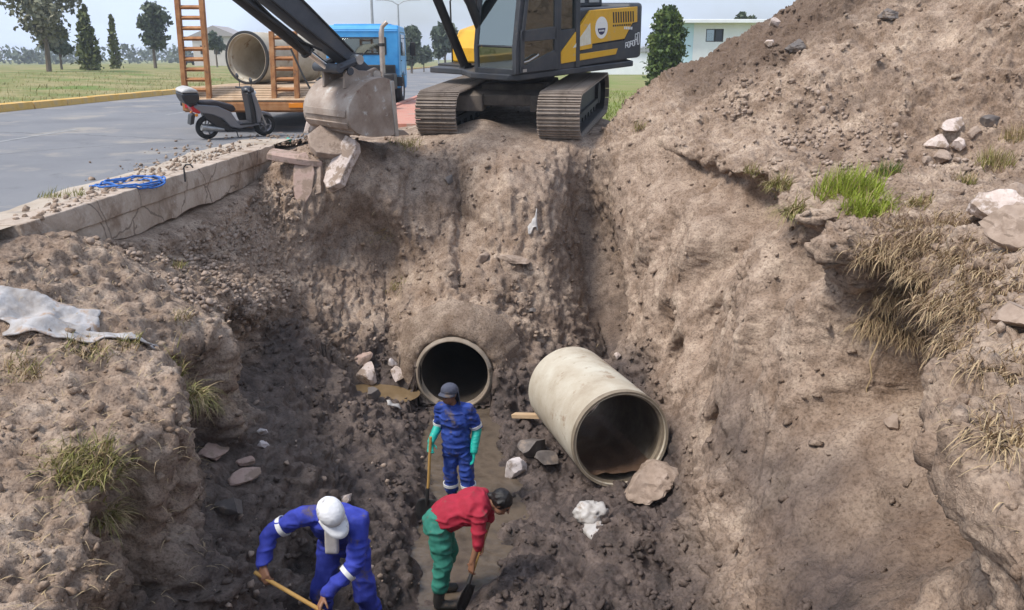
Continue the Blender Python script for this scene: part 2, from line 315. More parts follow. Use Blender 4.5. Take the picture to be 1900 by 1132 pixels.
# hollows and slips bitten out of the walls (centre, radii, push)
for (c, r, d) in [((2.85, 8.2, -.55), (.8, .24, .40), (.95, 0, 0)), ((2.8, 11.0, -.32), (.8, .42, .36), (.75, 0, 0)), ((2.6, 12.4, -.2), (.6, .3, .3), (.35, .1, 0)), ((2.85, 6.7, -.85), (.9, .50, .55), (.8, 0, -.05)), ((2.7, 5.1, -1.2), (1., .8, .75), (.5, 0, 0)),
                  ((2.3, 10.0, -1.5), (.6, .42, .5), (.42, .3, -.05)), ((1.95, 10.6, -2.35), (.5, .22, .3), (.3, .2, 0)), ((2.5, 9.1, -1.2), (.5, .1, .35), (.2, .1, 0)), ((2.15, 8.3, -2.3), (.4, .18, .2), (.22, .15, 0)), ((1.9, 11.2, -2.1), (.5, .3, .35), (.3, 0, 0)), ((2.45, 9.0, -2.1), (.5, .16, .22), (.22, 0, 0)), ((3.0, 9.5, -.25), (.5, .3, .2), (.3, 0, 0)),
                  ((-2.75, 5.9, -1.45), (.6, .13, .28), (-.45, 0, 0)), ((-2.65, 5.0, -1.7), (.6, .12, .34), (-.45, 0, 0)), ((-2.85, 6.9, -1.5), (.6, .2, .3), (-.4, 0, 0)), ((-2.95, 8.0, -1.7), (.6, .28, .35), (-.3, 0, 0)), ((-3.3, 9.7, -1.9), (.5, .5, .45), (-.25, 0, 0)),
                  ((-2.45, 13.0, -1.6), (.78, .9, .9), (0, .62, -.1)), ((-.2, 13.6, -1.7), (.35, .5, .25), (0, .2, 0))]:
    q = np.exp(-((((P - np.array(c)) / np.array(r)) ** 2).sum(1)) ** 2); P += q[:, None] * np.array(d)
# ridge over the buried culvert pipe, groove right of it, tooth grooves of the bucket on the back slope
PIPE0 = np.array([-.86, 11.5, -2.96]); PAX = np.array([.09, 1., .02]); PAX /= np.linalg.norm(PAX)
tp = (P - PIPE0) @ PAX; axx = PIPE0[0] + tp * PAX[0]; dx = P[:, 0] - axx
top = PIPE0[2] + np.sqrt(np.clip((.66 + .08 * sstep(.3, .9, tp)) ** 2 - dx ** 2, 0, None)) + .05 * fbm(P * np.array([1, 1, .2]), .5, 3, 5)
skirt = PIPE0[2] + .66 + .55 * np.clip(tp - .25, 0, 3) - np.clip(np.abs(dx - .10 * tp) - .34 - .12 * tp, 0, None) * 1.05 + .08 * fbm(P * np.array([1, 1, .2]), .4, 3, 8)
ridge = np.where(np.abs(dx) < .52, np.maximum(top, skirt), skirt)
wgt = np.where(np.abs(dx) < .60, sstep(-.02, .26, tp), sstep(-.4, .2, tp)) * (1 - sstep(2.6, 3.2, tp))
up = np.clip(ridge - P[:, 2], 0, 2) * wgt * (UU > 5) * (UU < 11); P[:, 2] += up
gx = np.exp(-((P[:, 0] - (1.36 - .05 * (P[:, 1] - 13.2))) / .25) ** 2) * sstep(11.9, 12.6, P[:, 1]) * (1 - sstep(14.3, 14.9, P[:, 1])) * (UU > 7.5) * (UU < 12)
P -= N * (.75 * gx)[:, None]
gl = np.exp(-((P[:, 0] + .80 + .05 * (P[:, 1] - 13.2)) / .12) ** 2) * sstep(12.2, 12.8, P[:, 1]) * (1 - sstep(14.4, 15., P[:, 1])) * (UU > 5) * (UU < 9)
P -= N * (.22 * gl)[:, None]
gw = fbm(np.stack([P[:, 0] * 1. + .12 * P[:, 2], P[:, 2] * .12, P[:, 0] * 0], 1), .34, 3, 21)
saw = np.abs(((P[:, 0] + .10 * P[:, 2] + .16 * vnoise(P, .5, 23)) / .19) % 1. - .5) * 2
patch = sstep(.0, .35, vnoise(P * np.array([.8, .5, .5]), .7, 25))
P += N * (bslope * (.13 * gw + .04 * patch * (saw - .5)))[:, None]
# stream bed and puddle
ch = np.exp(-((P[:, 0] + .70 + .1 * np.sin(P[:, 1] * 1.3)) / .54) ** 4) * floor_c * (1 - sstep(11.3, 11.55, P[:, 1]))
P[:, 2] -= .2 * ch
pu = np.exp(-(((P[:, 0] + 2.1) / .55) ** 2 + ((P[:, 1] - 11.45) / .4) ** 2)); P[:, 2] -= .3 * pu * (Z < -1.5)
G = P.reshape(NV, NU, 3); N = normals(G).reshape(-1, 3)
# --- roughness of the soil
amp = np.clip(inpit + heap, 0, 1) * (1 - .9 * pad) * (1 - .8 * leftpad) * (1 - .62 * rwall) * (1 - .45 * bslope)
big = fbm(P, 1.1, 3, 1); med = fbm(P, .38, 4, 2, .6)
rot = np.array([[1, 0, 0], [0, .86, -.5], [0, .5, .86]])
PD = (P @ rot.T) * np.array([1., 1., .22])
dia = fbm(PD, .30, 4, 3, .55)
PH = (P - np.array([0, 0, 0])) @ np.array([[.7, .7, 0], [-.7, .7, 0], [0, 0, 1.]]).T * np.array([1, .3, .5])
hst = fbm(PH, .35, 4, 9, .6)
f1, f2, wid = worley(P + .16 * np.stack([vnoise(P, .2, 31), vnoise(P, .2, 32), vnoise(P, .2, 33)], 1), .34, 4)
clod = np.clip(1 - f1 * 1.35, 0, 1) * (.4 + wid); crack = np.exp(-((f2 - f1) / .07) ** 2)
rid = 1 - 2 * np.abs(fbm(P, .28, 4, 71, .6)); fine = fbm(P, .1, 2, 73)
g1, g2, gid = worley(P + .05 * np.stack([vnoise(P, .1, 34), vnoise(P, .1, 35), vnoise(P, .1, 36)], 1), .13, 6); clod2 = np.clip(1 - g1 * 1.4, 0, 1) * (gid > .45)
wet_ch = np.clip(ch * 1.3, 0, 1)
disp = amp * (.15 * big + .09 * med) + rwall * (.10 * dia) + heap * (.10 * hst + .05 * clod) \
    + mud * (1 - .8 * wet_ch) * (.05 * clod + .03 * clod2 - .035 * crack + .07 * rid + .04 * fine) + (1 - mud) * amp * (.035 * clod2 - .03 * crack * (1 - rwall)) + .012 * pad * med + .03 * bslope * (rid * .8 + clod2 * .6) + amp * (1 - mud) * .045 * fine + heap * .05 * rid + .05 * amp * sstep(1.5, 2.2, UU) * (1 - sstep(4.2, 5, UU)) * rid
h1, h2, hid = worley(P + .06 * np.stack([vnoise(P, .12, 121), vnoise(P, .12, 122), vnoise(P, .12, 123)], 1), .20, 15); k1, k2, kid = worley(P, .075, 16)
plate = np.clip((h2 - h1) * 3.2, 0, 1) * (.3 + .9 * hid); plate2 = np.clip((k2 - k1) * 3, 0, 1) * (.2 + kid)
crumb = sstep(-.05, .4, fbm(P, .9, 3, 125)); soilm = np.clip(inpit + heap, 0, 1) * (1 - .8 * pad) * (1 - .8 * leftpad)
lbench = sstep(1.2, 1.8, UU) * (1 - sstep(3.0, 3.5, UU)) * (1 - sstep(8.5, 9.5, Y))
disp += soilm * (1 - .6 * bslope) * (1 - .6 * lbench) * (crumb * (1 - .45 * rwall) * (.075 * plate + .03 * plate2) + .014 * plate2 + .016 * fbm(P, .06, 2, 127)) * (1 - .85 * wet_ch)
gate = np.clip(vnoise(P, .8, 77) * 1.6, 0, 1)
disp += amp * gate * .06 * clod
P += N * disp[:, None]
tp3 = (P - PIPE0) @ PAX; dx3 = P[:, 0] - (PIPE0[0] + tp3 * PAX[0])
P[:, 2] = np.where((np.abs(dx3) < .56) & (tp3 > -.7) & (tp3 < .05) & (UU > 5) & (UU < 10), np.minimum(P[:, 2], PIPE0[2] - .47), P[:, 2])
q_ = (((P[:, 0] + 2.1) / .56) ** 2 + ((P[:, 1] - 11.4) / .36) ** 2); P[:, 2] = np.where((Z < -1.5) & (q_ < 1.6), np.minimum(P[:, 2], -3.34 + .25 * sstep(.7, 1.6, q_)), P[:, 2])
# keep the bench below the concrete edge and the road clear of the dirt
P[:, 2] = np.where((UU < 2.0) & (P[:, 0] < -4.3), np.minimum(P[:, 2], np.where(Y < 8.5, .06, -.12)), P[:, 2])
G = P.reshape(NV, NU, 3); N = normals(G).reshape(-1, 3); X, Y, Z = P[:, 0], P[:, 1], P[:, 2]
# --- soil kinds (a property of the ground: damp clay low in the pit, dark topsoil on the crest, red subsoil in the hollow)
n_big = fbm(P, .9, 4, 41)
damp = np.clip((1 - sstep(-3.15, -2.1, Z + .4 * n_big - .10 * sstep(9.5, 12, UU) * 6 * 0)) * (1 - .62 * rwall * sstep(-3.2, -2.7, Z + .3 * n_big)), 0, 1)
damp = np.maximum(damp, sstep(3.55, 4.1, UU + .35 * n_big) * (1 - sstep(9.0, 9.9, UU + .5 * n_big)) * (1 - sstep(11.6, 12.9, Y + .8 * n_big)) * sstep(.8, 2, Y) * .92 * (1 - sstep(-2.8, -2.45, Z + .2 * n_big) * sstep(5.4, 6, UU)))
damp = np.maximum(damp, .55 * bslope * sstep(.0, .5, fbm(P, .8, 3, 51) + .25))
damp = damp * (1 - .9 * np.clip(up * 6, 0, 1) * sstep(-2.75, -2.45, Z) * (np.abs(dx) < .75))
damp = np.maximum(damp, .6 * np.clip(gx * 1.2, 0, 1))
damp = np.maximum(damp, 1. * rwall * (1 - sstep(-2.3, -1.1, Z + .45 * n_big)) * (1 - sstep(7.5, 10, Y)) + .7 * rwall * (1 - sstep(-3., -2.2, Z + .4 * n_big)) * (1 - sstep(10, 11, Y)))
damp = np.maximum(damp, .5 * bslope * np.exp(-((X + 2.3) / .8) ** 4) * sstep(-.4, .3, fbm(P, .5, 3, 53) + .2))
topsoil = sstep(13.6, 14.6, UU) * sstep(13.5, 14.1, Y + .6 * n_big + .5 * (UU - 16) * (UU < 16)) * sstep(.25, .6, 1.05 + .35 * n_big - np.abs(UU - 15.5) * .08) * (1 - .5 * sstep(17, 18.6, UU)) * .8
topsoil = np.maximum(topsoil, .5 * sstep(.25, .5, n_big) * (1 - rwall) * (1 - lbench))
red = np.exp(-(((Y - 4.9) / 1.3) ** 2)) * sstep(9.6, 10.4, UU) * (1 - sstep(13., 13.6, UU)) + .5 * sstep(.2, .6, fbm(P, 1.6, 2, 61))
damp = np.clip(damp, 0, 1)
me = bpy.data.meshes.new("terrain")
idx = np.arange(NV * NU).reshape(NV, NU)
quads = np.stack([idx[:-1, :-1], idx[:-1, 1:], idx[1:, 1:], idx[1:, :-1]], -1).reshape(-1, 4)
tp2 = (P - PIPE0) @ PAX; rad2 = np.linalg.norm(P - PIPE0 - tp2[:, None] * PAX, axis=1); inside = (rad2 < .545) & (tp2 > -.02) & (tp2 < 4.5)
quads = quads[~inside[quads].any(1)]
me.vertices.add(len(P)); me.vertices.foreach_set('co', P.astype(np.float32).ravel())
me.loops.add(quads.size); me.loops.foreach_set('vertex_index', quads.astype(np.int32).ravel())
me.polygons.add(len(quads)); me.polygons.foreach_set('loop_start', np.arange(0, quads.size, 4, dtype=np.int32))
me.polygons.foreach_set('use_smooth', np.ones(len(quads), bool)); me.update(calc_edges=True)
for nm, arr in (('damp', damp), ('topsoil', topsoil), ('red', np.clip(red, 0, 1))):
    at = me.attributes.new(nm, 'FLOAT', 'POINT'); at.data.foreach_set('value', arr.astype(np.float32))
def soil_material(name="soil", attrs=True, tint=1.):
    m = principled(name, (.3, .2, .15), .95, 0, .25); nt = m.node_tree; b = nt.nodes['Principled BSDF']; l = nt.links.new
    tc = node(m, 'ShaderNodeTexCoord'); gm = node(m, 'ShaderNodeNewGeometry'); pos = gm.outputs['Position']
    def nz(s, d=8, r=.65):
        n = node(m, 'ShaderNodeTexNoise'); n.inputs['Scale'].default_value = s; n.inputs['Detail'].default_value = d; n.inputs['Roughness'].default_value = r
        l(pos, n.inputs['Vector']); return n.outputs['Fac']
    def ramp(src, *st):
        r = node(m, 'ShaderNodeValToRGB'); e = r.color_ramp.elements
        e[0].position, e[1].position = st[0][0], st[-1][0]; e[0].color = (*st[0][1], 1); e[1].color = (*st[-1][1], 1)
        for p, c in st[1:-1]:
            q = e.new(p); q.color = (*c, 1)
        l(src, r.inputs[0]); return r.outputs[0]
    def mix(f, a, c, bt='MIX'):
        x = node(m, 'ShaderNodeMix', data_type='RGBA', blend_type=bt)
        for s, v in ((0, f), (6, a), (7, c)):
            if isinstance(v, (int, float)): x.inputs[s].default_value = v
            elif isinstance(v, tuple): x.inputs[s].default_value = (*v, 1)
            else: l(v, x.inputs[s])
        return x.outputs[2]
    def math_(op, a, c):
        x = node(m, 'ShaderNodeMath', operation=op); x.use_clamp = True
        for s, v in ((0, a), (1, c)):
            if isinstance(v, (int, float)): x.inputs[s].default_value = v
            else: l(v, x.inputs[s])
        return x.outputs[0]
    g = tint
    dry = ramp(nz(2.6), (.30, (.20 * g, .135 * g, .092 * g)), (.5, (.338 * g, .252 * g, .19 * g)), (.68, (.50 * g, .39 * g, .30 * g)))
    speck = ramp(nz(38, 4), (.36, (.5, .47, .45)), (.50, (1, 1, 1)), (.70, (1.22, 1.2, 1.17)))
    col = mix(.8, dry, speck, 'MULTIPLY')
    speck2 = ramp(nz(11, 6, .7), (.34, (.55, .52, .5)), (.52, (1, 1, 1)))
    col = mix(.55, col, speck2, 'MULTIPLY')
    if attrs:
        def at(n_):
            a = node(m, 'ShaderNodeAttribute', attribute_name=n_); return a.outputs['Fac']
        col = mix(math_('MULTIPLY', at('red'), .55), col, mix(.8, mix(nz(6, 5), (.10, .062, .04), (.21, .13, .085)), speck, 'MULTIPLY'))
        col = mix(at('topsoil'), col, mix(.8, (.125, .085, .062), speck, 'MULTIPLY'))
        wn = math_('ADD', at('damp'), math_('MULTIPLY', math_('SUBTRACT', nz(5, 5), .5), .35))
        wf = math_('MULTIPLY', wn, at('damp'))
        wetc = ramp(nz(4.5, 6), (.33, (.045, .035, .031)), (.52, (.095, .072, .063)), (.70, (.17, .13, .11)))
        col = mix(wf, col, mix(.6, wetc, speck, 'MULTIPLY'))
        mr = node(m, 'ShaderNodeMapRange'); mr.inputs[3].default_value = .96; mr.inputs[4].default_value = .52
        l(wf, mr.inputs[0]); l(mr.outputs[0], b.inputs['Roughness'])
    l(col, b.inputs['Base Color'])
    bp = node(m, 'ShaderNodeBump'); bp.inputs['Strength'].default_value = 1.; bp.inputs['Distance'].default_value = .03
    hgt = math_('ADD', math_('MULTIPLY', nz(24, 6, .7), .65), math_('MULTIPLY', nz(70, 3), .35))
    l(hgt, bp.inputs['Height']); l(bp.outputs[0], b.inputs['Normal'])
    return m
M_soil = soil_material()
me.materials.append(M_soil)
terrain = tag(link("terrain", me), kind="structure")
# --- pixel picking on the finished ground, so that things stand on it
PX, PY, DEP = project(P); ok = DEP > .5
CELL = 5; gw_, gh_ = 1900 // CELL + 40, 1132 // CELL + 40
ci = ((PX / CELL).astype(int) + 10); cj = ((PY / CELL).astype(int) + 10)
ok &= (ci >= 0) & (ci < gw_) & (cj >= 0) & (cj < gh_); ids = np.where(ok)[0]
order = ids[np.argsort(-DEP[ids])]; ZB = np.full((gh_, gw_), -1, int); ZB[cj[order], ci[order]] = order
def pick_i(px, py):
    a, b = int(px / CELL) + 10, int(py / CELL) + 10
    for rr in range(0, 9):
        sub = ZB[max(b - rr, 0):b + rr + 1, max(a - rr, 0):a + rr + 1].ravel(); sub = sub[sub >= 0]
        if len(sub): return sub[np.argmin((PX[sub] - px) ** 2 + (PY[sub] - py) ** 2)]
    raise ValueError((px, py))
def pick(px, py): return Vector(P[pick_i(px, py)])
def pick_n(px, py): i = pick_i(px, py); return Vector(P[i]), Vector(N[i])
vis_ids = ZB[ZB >= 0]
from mathutils.kdtree import KDTree
_step = 3; _sel = np.arange(0, len(P), _step); kd = KDTree(len(_sel))
for _k, _i in enumerate(_sel): kd.insert((P[_i, 0], P[_i, 1], 0), _k)
kd.balance()
def ground_z(x, y):
    """highest ground at x, y"""
    return max(P[_sel[k], 2] for (_, k, _) in kd.find_n((x, y, 0), 4))
# ================================================================ road, field, kerbs, water
M_asph = noise_mat("asphalt", [(.13, .13, .137), (.17, .17, .178), (.20, .198, .2)], .35, (.8, .95), bump=.25, bscale=120, dist=.006, coord='Object', spots=[((.27, .245, .215), .45, .54), ((.115, .115, .12), 1.1, .6), ((.3, .27, .235), 6, .64)])
M_field = noise_mat("grass_ground", [(.10, .14, .025), (.16, .19, .04), (.22, .20, .075), (.15, .2, .035)], .25, (.9, 1.), bump=.6, bscale=9, dist=.08, spots=[((.26, .2, .1), .6, .6)])
M_conc = noise_mat("old_concrete", [(.29, .22, .165), (.42, .335, .265), (.50, .42, .35)], 2.2, (.85, .95), bump=.8, bscale=22, dist=.02, spots=[((.24, .17, .12), 1.3, .52), ((.52, .46, .4), 6, .60), ((.2, .15, .11), 9, .62)])
M_yellow_kerb = noise_mat("yellow_paint", [(.48, .28, .06), (.60, .36, .09), (.5, .34, .15)], 3, (.7, .9), bump=.3, bscale=40, dist=.006, spots=((.3, .24, .17), 4, .6))
M_pink = noise_mat("red_paving", [(.42, .17, .12), (.5, .23, .17), (.45, .27, .2)], 3, (.8, .95), bump=.3, bscale=30, dist=.006, spots=((.36, .28, .22), 2, .58))
def add_cracks(m, scale, width, col):
    nt = m.node_tree; l = nt.links.new; b = nt.nodes['Principled BSDF']; src = b.inputs['Base Color'].links[0].from_socket
    tc = node(m, 'ShaderNodeTexCoord'); nz = node(m, 'ShaderNodeTexNoise'); nz.inputs['Scale'].default_value = 1.1; nz.inputs['Detail'].default_value = 5; l(tc.outputs['Object'], nz.inputs['Vector'])
    mx = node(m, 'ShaderNodeMix', data_type='RGBA', blend_type='LINEAR_LIGHT'); mx.inputs[0].default_value = .35; l(tc.outputs['Object'], mx.inputs[6]); l(nz.outputs['Color'], mx.inputs[7])
    vo = node(m, 'ShaderNodeTexVoronoi', feature='DISTANCE_TO_EDGE'); vo.inputs['Scale'].default_value = scale; l(mx.outputs[2], vo.inputs['Vector'])
    lt = node(m, 'ShaderNodeMath', operation='LESS_THAN'); lt.inputs[1].default_value = width; l(vo.outputs['Distance'], lt.inputs[0])
    m2 = node(m, 'ShaderNodeMix', data_type='RGBA'); m2.inputs[7].default_value = (*col, 1); ml = node(m, 'ShaderNodeMath', operation='MULTIPLY'); ml.inputs[1].default_value = .7
    l(lt.outputs[0], ml.inputs[0]); l(ml.outputs[0], m2.inputs[0]); l(src, m2.inputs[6]); l(m2.outputs[2], b.inputs['Base Color'])
add_cracks(M_asph, .09, .0028, (.09, .09, .092)); add_cracks(M_conc, .9, .01, (.13, .095, .07))
def sheet(name, pts, z, mat, kind='structure'):
    me = bpy.data.meshes.new(name); me.from_pydata([(x, y, z) for x, y in pts], [], [tuple(range(len(pts)))]); me.update()
    return tag(link(name, me, None, mat), kind=kind)
# one ground sheet to the horizon with an opening for the pit
hx0, hx1, hy0, hy1 = -8., 14., -1.5, 22.; B = 1800.
me = bpy.data.meshes.new("ground")
me.from_pydata([(-B, -60, -.03), (B, -60, -.03), (B, B, -.03), (-B, B, -.03), (hx0, hy0, -.03), (hx1, hy0, -.03), (hx1, hy1, -.03), (hx0, hy1, -.03)], [],
               [(0, 1, 5, 4), (1, 2, 6, 5), (2, 3, 7, 6), (3, 0, 4, 7)]); me.update()
tag(link("ground", me, None, M_field), kind='structure')
RX0, RX1 = -15.0, -4.62
# road with a worn edge: a strip that bends out behind the concrete edge
me = bpy.data.meshes.new("road"); rv = []; rf = []
rng = random.Random(3)
yy = [-25 + .5 * i for i in range(84)] + [17 + 3 * i for i in range(30)] + [110 + 60 * i for i in range(22)]
for i, y in enumerate(yy):
    e = -4.78 if y < 15 else (-4.78 + (y - 15) / 2.5 * .95 if y < 17.5 else -3.83)
    rv += [(RX0, y, .0), (e + rng.uniform(-.05, .05) * (y < 40), y, .0)]
    if i: rf.append((2 * i - 2, 2 * i - 1, 2 * i + 1, 2 * i))
me.from_pydata(rv, [], rf); me.update(); tag(link("road", me, None, M_asph), kind='structure')
# pale worn lane dashes, nearly gone
M_mark = noise_mat("worn_white_paint", [(.16, .16, .16), (.34, .34, .33)], 4, (.8, .9), bump=0)
mk = MB()
for y in range(16, 120, 8): mk.add([(-9.75, y, .004), (-9.63, y, .004), (-9.63, y + 3, .004), (-9.75, y + 3, .004)], [(0, 1, 2, 3)])
tag(mk.build("lane_marking", M_mark), kind='structure')
# yellow kerb of separate stones on the far side of the road
kerb = tag(link("kerb", MB().box((-15.18, 60, -.06), (.26, 160, .1)).mesh("kerb"), None, M_conc), kind='structure')
ks = MB().prism([(-.17, -.02), (.15, -.02), (.11, .20), (-.17, .22)], 'y', -.985, .985).mesh("kerb_stone")
for i in range(60):
    y = -6 + 2.0 * i
    o = link("kerb_stone", ks, kerb, M_yellow_kerb); o.location = (-15.17 + rng.uniform(-.012, .012), y, rng.uniform(-.012, .012)); o.rotation_euler = (0, 0, rng.uniform(-.006, .006))
mv = MB().box((-15.17, 260, .08), (.3, 270, .24)).build("kerb_far_run", M_yellow_kerb, kerb); mv["kind"] = "stuff"
# raised verge of dry grass behind the kerb
def verge_z(x, y): return .14 + .5 * min(1, max(0, (-15.3 - x) / 14)) + .05 * mnoise.noise(Vector((x * .3, y * .3, 0)))
me = bpy.data.meshes.new("verge"); vv = []; vf = []; nx, ny = 40, 70
for j in range(ny):
    for i in range(nx):
        x = -15.33 - 60 * (i / (nx - 1)) ** 1.6; y = -10 + 300 * (j / (ny - 1)) ** 1.7
        vv.append((x, y, verge_z(x, y)))
for j in range(ny - 1):
    for i in range(nx - 1): vf.append((j * nx + i, j * nx + i + 1, (j + 1) * nx + i + 1, (j + 1) * nx + i))
me.from_pydata(vv, [], vf); me.polygons.foreach_set('use_smooth', [True] * len(vf)); me.update()
M_verge = noise_mat("verge_grass", [(.10, .135, .03), (.17, .17, .05), (.26, .22, .095), (.30, .25, .12)], .35, (.9, 1.), bump=.7, bscale=7, dist=.1, spots=[((.12, .17, .03), .22, .52)])
tag(link("verge", me, None, M_verge), kind='structure')
# red paving strip beside the truck, with its low kerb
pav = tag(link("pavement", MB().box((-2.75, 38, -.02), (1.7, 37, .2)).mesh("pavement"), None, M_pink), kind='structure')
for i in range(19):
    MB().box((-3.7, 20.5 + 2 * i, .0), (.17, 1.97, .26)).build("kerb_stone", M_pink, pav, .015)
# water: the stream out of the pipe and a puddle
M_water = noise_mat("muddy_water", [(.06, .045, .033), (.12, .092, .068), (.075, .057, .043)], 3.2, (.05, .2), bump=.4, bscale=9, dist=.03, spec=.5)
def water(name, cx, cy, rx, ry, z):
    me = bpy.data.meshes.new(name); n = 48
    me.from_pydata([(cx + rx * math.cos(2 * math.pi * k / n), cy + ry * math.sin(2 * math.pi * k / n), z) for k in range(n)], [], [tuple(range(n))]); me.update()
    return tag(link(name, me, None, M_water), kind='structure')
water("stream_water", -.70, 7.6, 1.1, 4.4, -3.46); water("puddle_water", -2.1, 11.4, .75, .48, -3.215); bpy.data.objects["puddle_water"].data.materials.clear(); bpy.data.objects["puddle_water"].data.materials.append(noise_mat("ochre_puddle_water", [(.14, .095, .05), (.21, .145, .08)], 3, (.12, .25), bump=.3, bscale=10, dist=.02))
# ================================================================ materials for made things
M_yel = noise_mat("yellow_machine_paint", [(.60, .31, .012), (.70, .38, .02), (.64, .36, .03)], 2.2, (.38, .55), bump=.05, spots=[((.5, .36, .2), 3.2, .63)])
M_blk = noise_mat("charcoal_machine_paint", [(.030, .033, .038), (.045, .048, .055), (.075, .07, .066)], 2.5, (.42, .65), bump=.06, spots=[((.17, .13, .10), 3.5, .64)])
M_boom = noise_mat("worn_dark_grey_steel", [(.038, .042, .052), (.06, .064, .075), (.085, .083, .085)], 2.2, (.4, .6), bump=.08, spots=[((.18, .12, .085), 4, .62)])
M_track = noise_mat("muddy_track_steel", [(.16, .125, .10), (.26, .21, .17), (.36, .30, .25)], 4, (.6, .85), metal=.2, bump=.4, bscale=25, dist=.01, spots=[((.09, .06, .045), 6, .6)])
M_bucket = noise_mat("earth_worn_bucket_steel", [(.20, .145, .11), (.30, .235, .19), (.42, .36, .31)], 2.6, (.5, .75), metal=.2, bump=.2, bscale=25, spots=[((.15, .07, .042), 2.1, .60), ((.52, .5, .47), 6, .60)])
M_dark = noise_mat("greasy_black_steel", [(.015, .015, .016), (.035, .032, .03)], 5, (.45, .7), bump=.1, spots=[((.12, .09, .07), 5, .64)])
M_chrome = principled("chrome_rod", (.75, .75, .75), .18, 1.)
M_steel = noise_mat("bare_steel", [(.35, .34, .33), (.5, .49, .47)], 8, (.35, .55), metal=.8, bump=.1)
M_rubber = noise_mat("tyre_rubber", [(.018, .018, .019), (.035, .034, .033)], 8, (.75, .9), bump=.2, bscale=60, dist=.004, spots=((.10, .085, .07), 5, .62))
M_rust = noise_mat("rusty_orange_steel", [(.22, .085, .03), (.34, .15, .055), (.42, .22, .10)], 5, (.65, .85), bump=.25, bscale=40, dist=.005, spots=[((.12, .06, .035), 6, .58), ((.42, .33, .25), 5, .68)])
M_wood = noise_mat("dusty_deck_planks", [(.30, .19, .105), (.42, .29, .18), (.50, .37, .25)], 4, (.75, .9), bump=.3, stretch=(1, .15, 1), spots=((.2, .12, .07), 4, .62))
M_blue = noise_mat("truck_blue_paint", [(.035, .25, .58), (.06, .33, .68), (.10, .38, .68)], 1.5, (.3, .45), bump=.03)
M_pipe = noise_mat("pale_concrete_pipe", [(.34, .28, .205), (.45, .395, .31), (.54, .505, .42)], 1.8, (.8, .95), bump=.35, bscale=35, dist=.008, spots=[((.26, .175, .11), 2.6, .56), ((.58, .54, .43), 1.4, .62), ((.2, .15, .1), 9, .64)])
M_white = principled("white_paint", (.78, .78, .76), .45)
M_red = principled("red_lens", (.5, .012, .02), .2)
M_amber = principled("amber_lens", (.7, .22, .01), .25)
def glass_mat(name, tint, alpha_tint=.75, rough=.03):
    m = bpy.data.materials.new(name); m.use_nodes = True; nt = m.node_tree; nt.nodes.clear()
    out = nt.nodes.new('ShaderNodeOutputMaterial'); tr = nt.nodes.new('ShaderNodeBsdfTransparent'); gl = nt.nodes.new('ShaderNodeBsdfGlossy')
    fr = nt.nodes.new('ShaderNodeFresnel'); mx = nt.nodes.new('ShaderNodeMixShader'); ad = nt.nodes.new('ShaderNodeMath'); ad.operation = 'ADD'; ad.inputs[1].default_value = .2
    tr.inputs[0].default_value = (*[alpha_tint * c for c in tint], 1); gl.inputs['Roughness'].default_value = rough; gl.inputs[0].default_value = (.9, 1, .97, 1); fr.inputs[0].default_value = 1.5
    l = nt.links.new; l(fr.outputs[0], ad.inputs[0]); l(ad.outputs[0], mx.inputs[0]); l(tr.outputs[0], mx.inputs[1]); l(gl.outputs[0], mx.inputs[2]); l(mx.outputs[0], out.inputs[0])
    return m
M_glass = glass_mat("tinted_cab_glass", (.50, .68, .66)); M_glass2 = glass_mat("clear_glass", (.8, .9, .9))

# ================================================================ excavator
EXC = Vector((.2, 17.25, .30)); yaw_c = math.atan2(-.974, -.225); TILT = R(4.3)
ex = empty("excavator", EXC, label="yellow and charcoal crawler excavator standing at the top of the dug slope", cat="excavator")
tilt = Matrix.Rotation(-TILT, 4, Vector((.974, -.225, 0)).normalized())   # nose down towards the pit
tilt = Matrix.Rotation(TILT, 4, Vector((.974, -.225, 0)).normalized())
XC = tilt @ Matrix.Rotation(yaw_c, 4, 'Z')                                 # chassis: +X to the front
TH = R(48); XU = tilt @ Matrix.Translation((0, 0, -.20)) @ Matrix.Rotation(math.atan2(-math.sin(TH), -math.cos(TH)), 4, 'Z')   # upper body: +X forward, +Y left
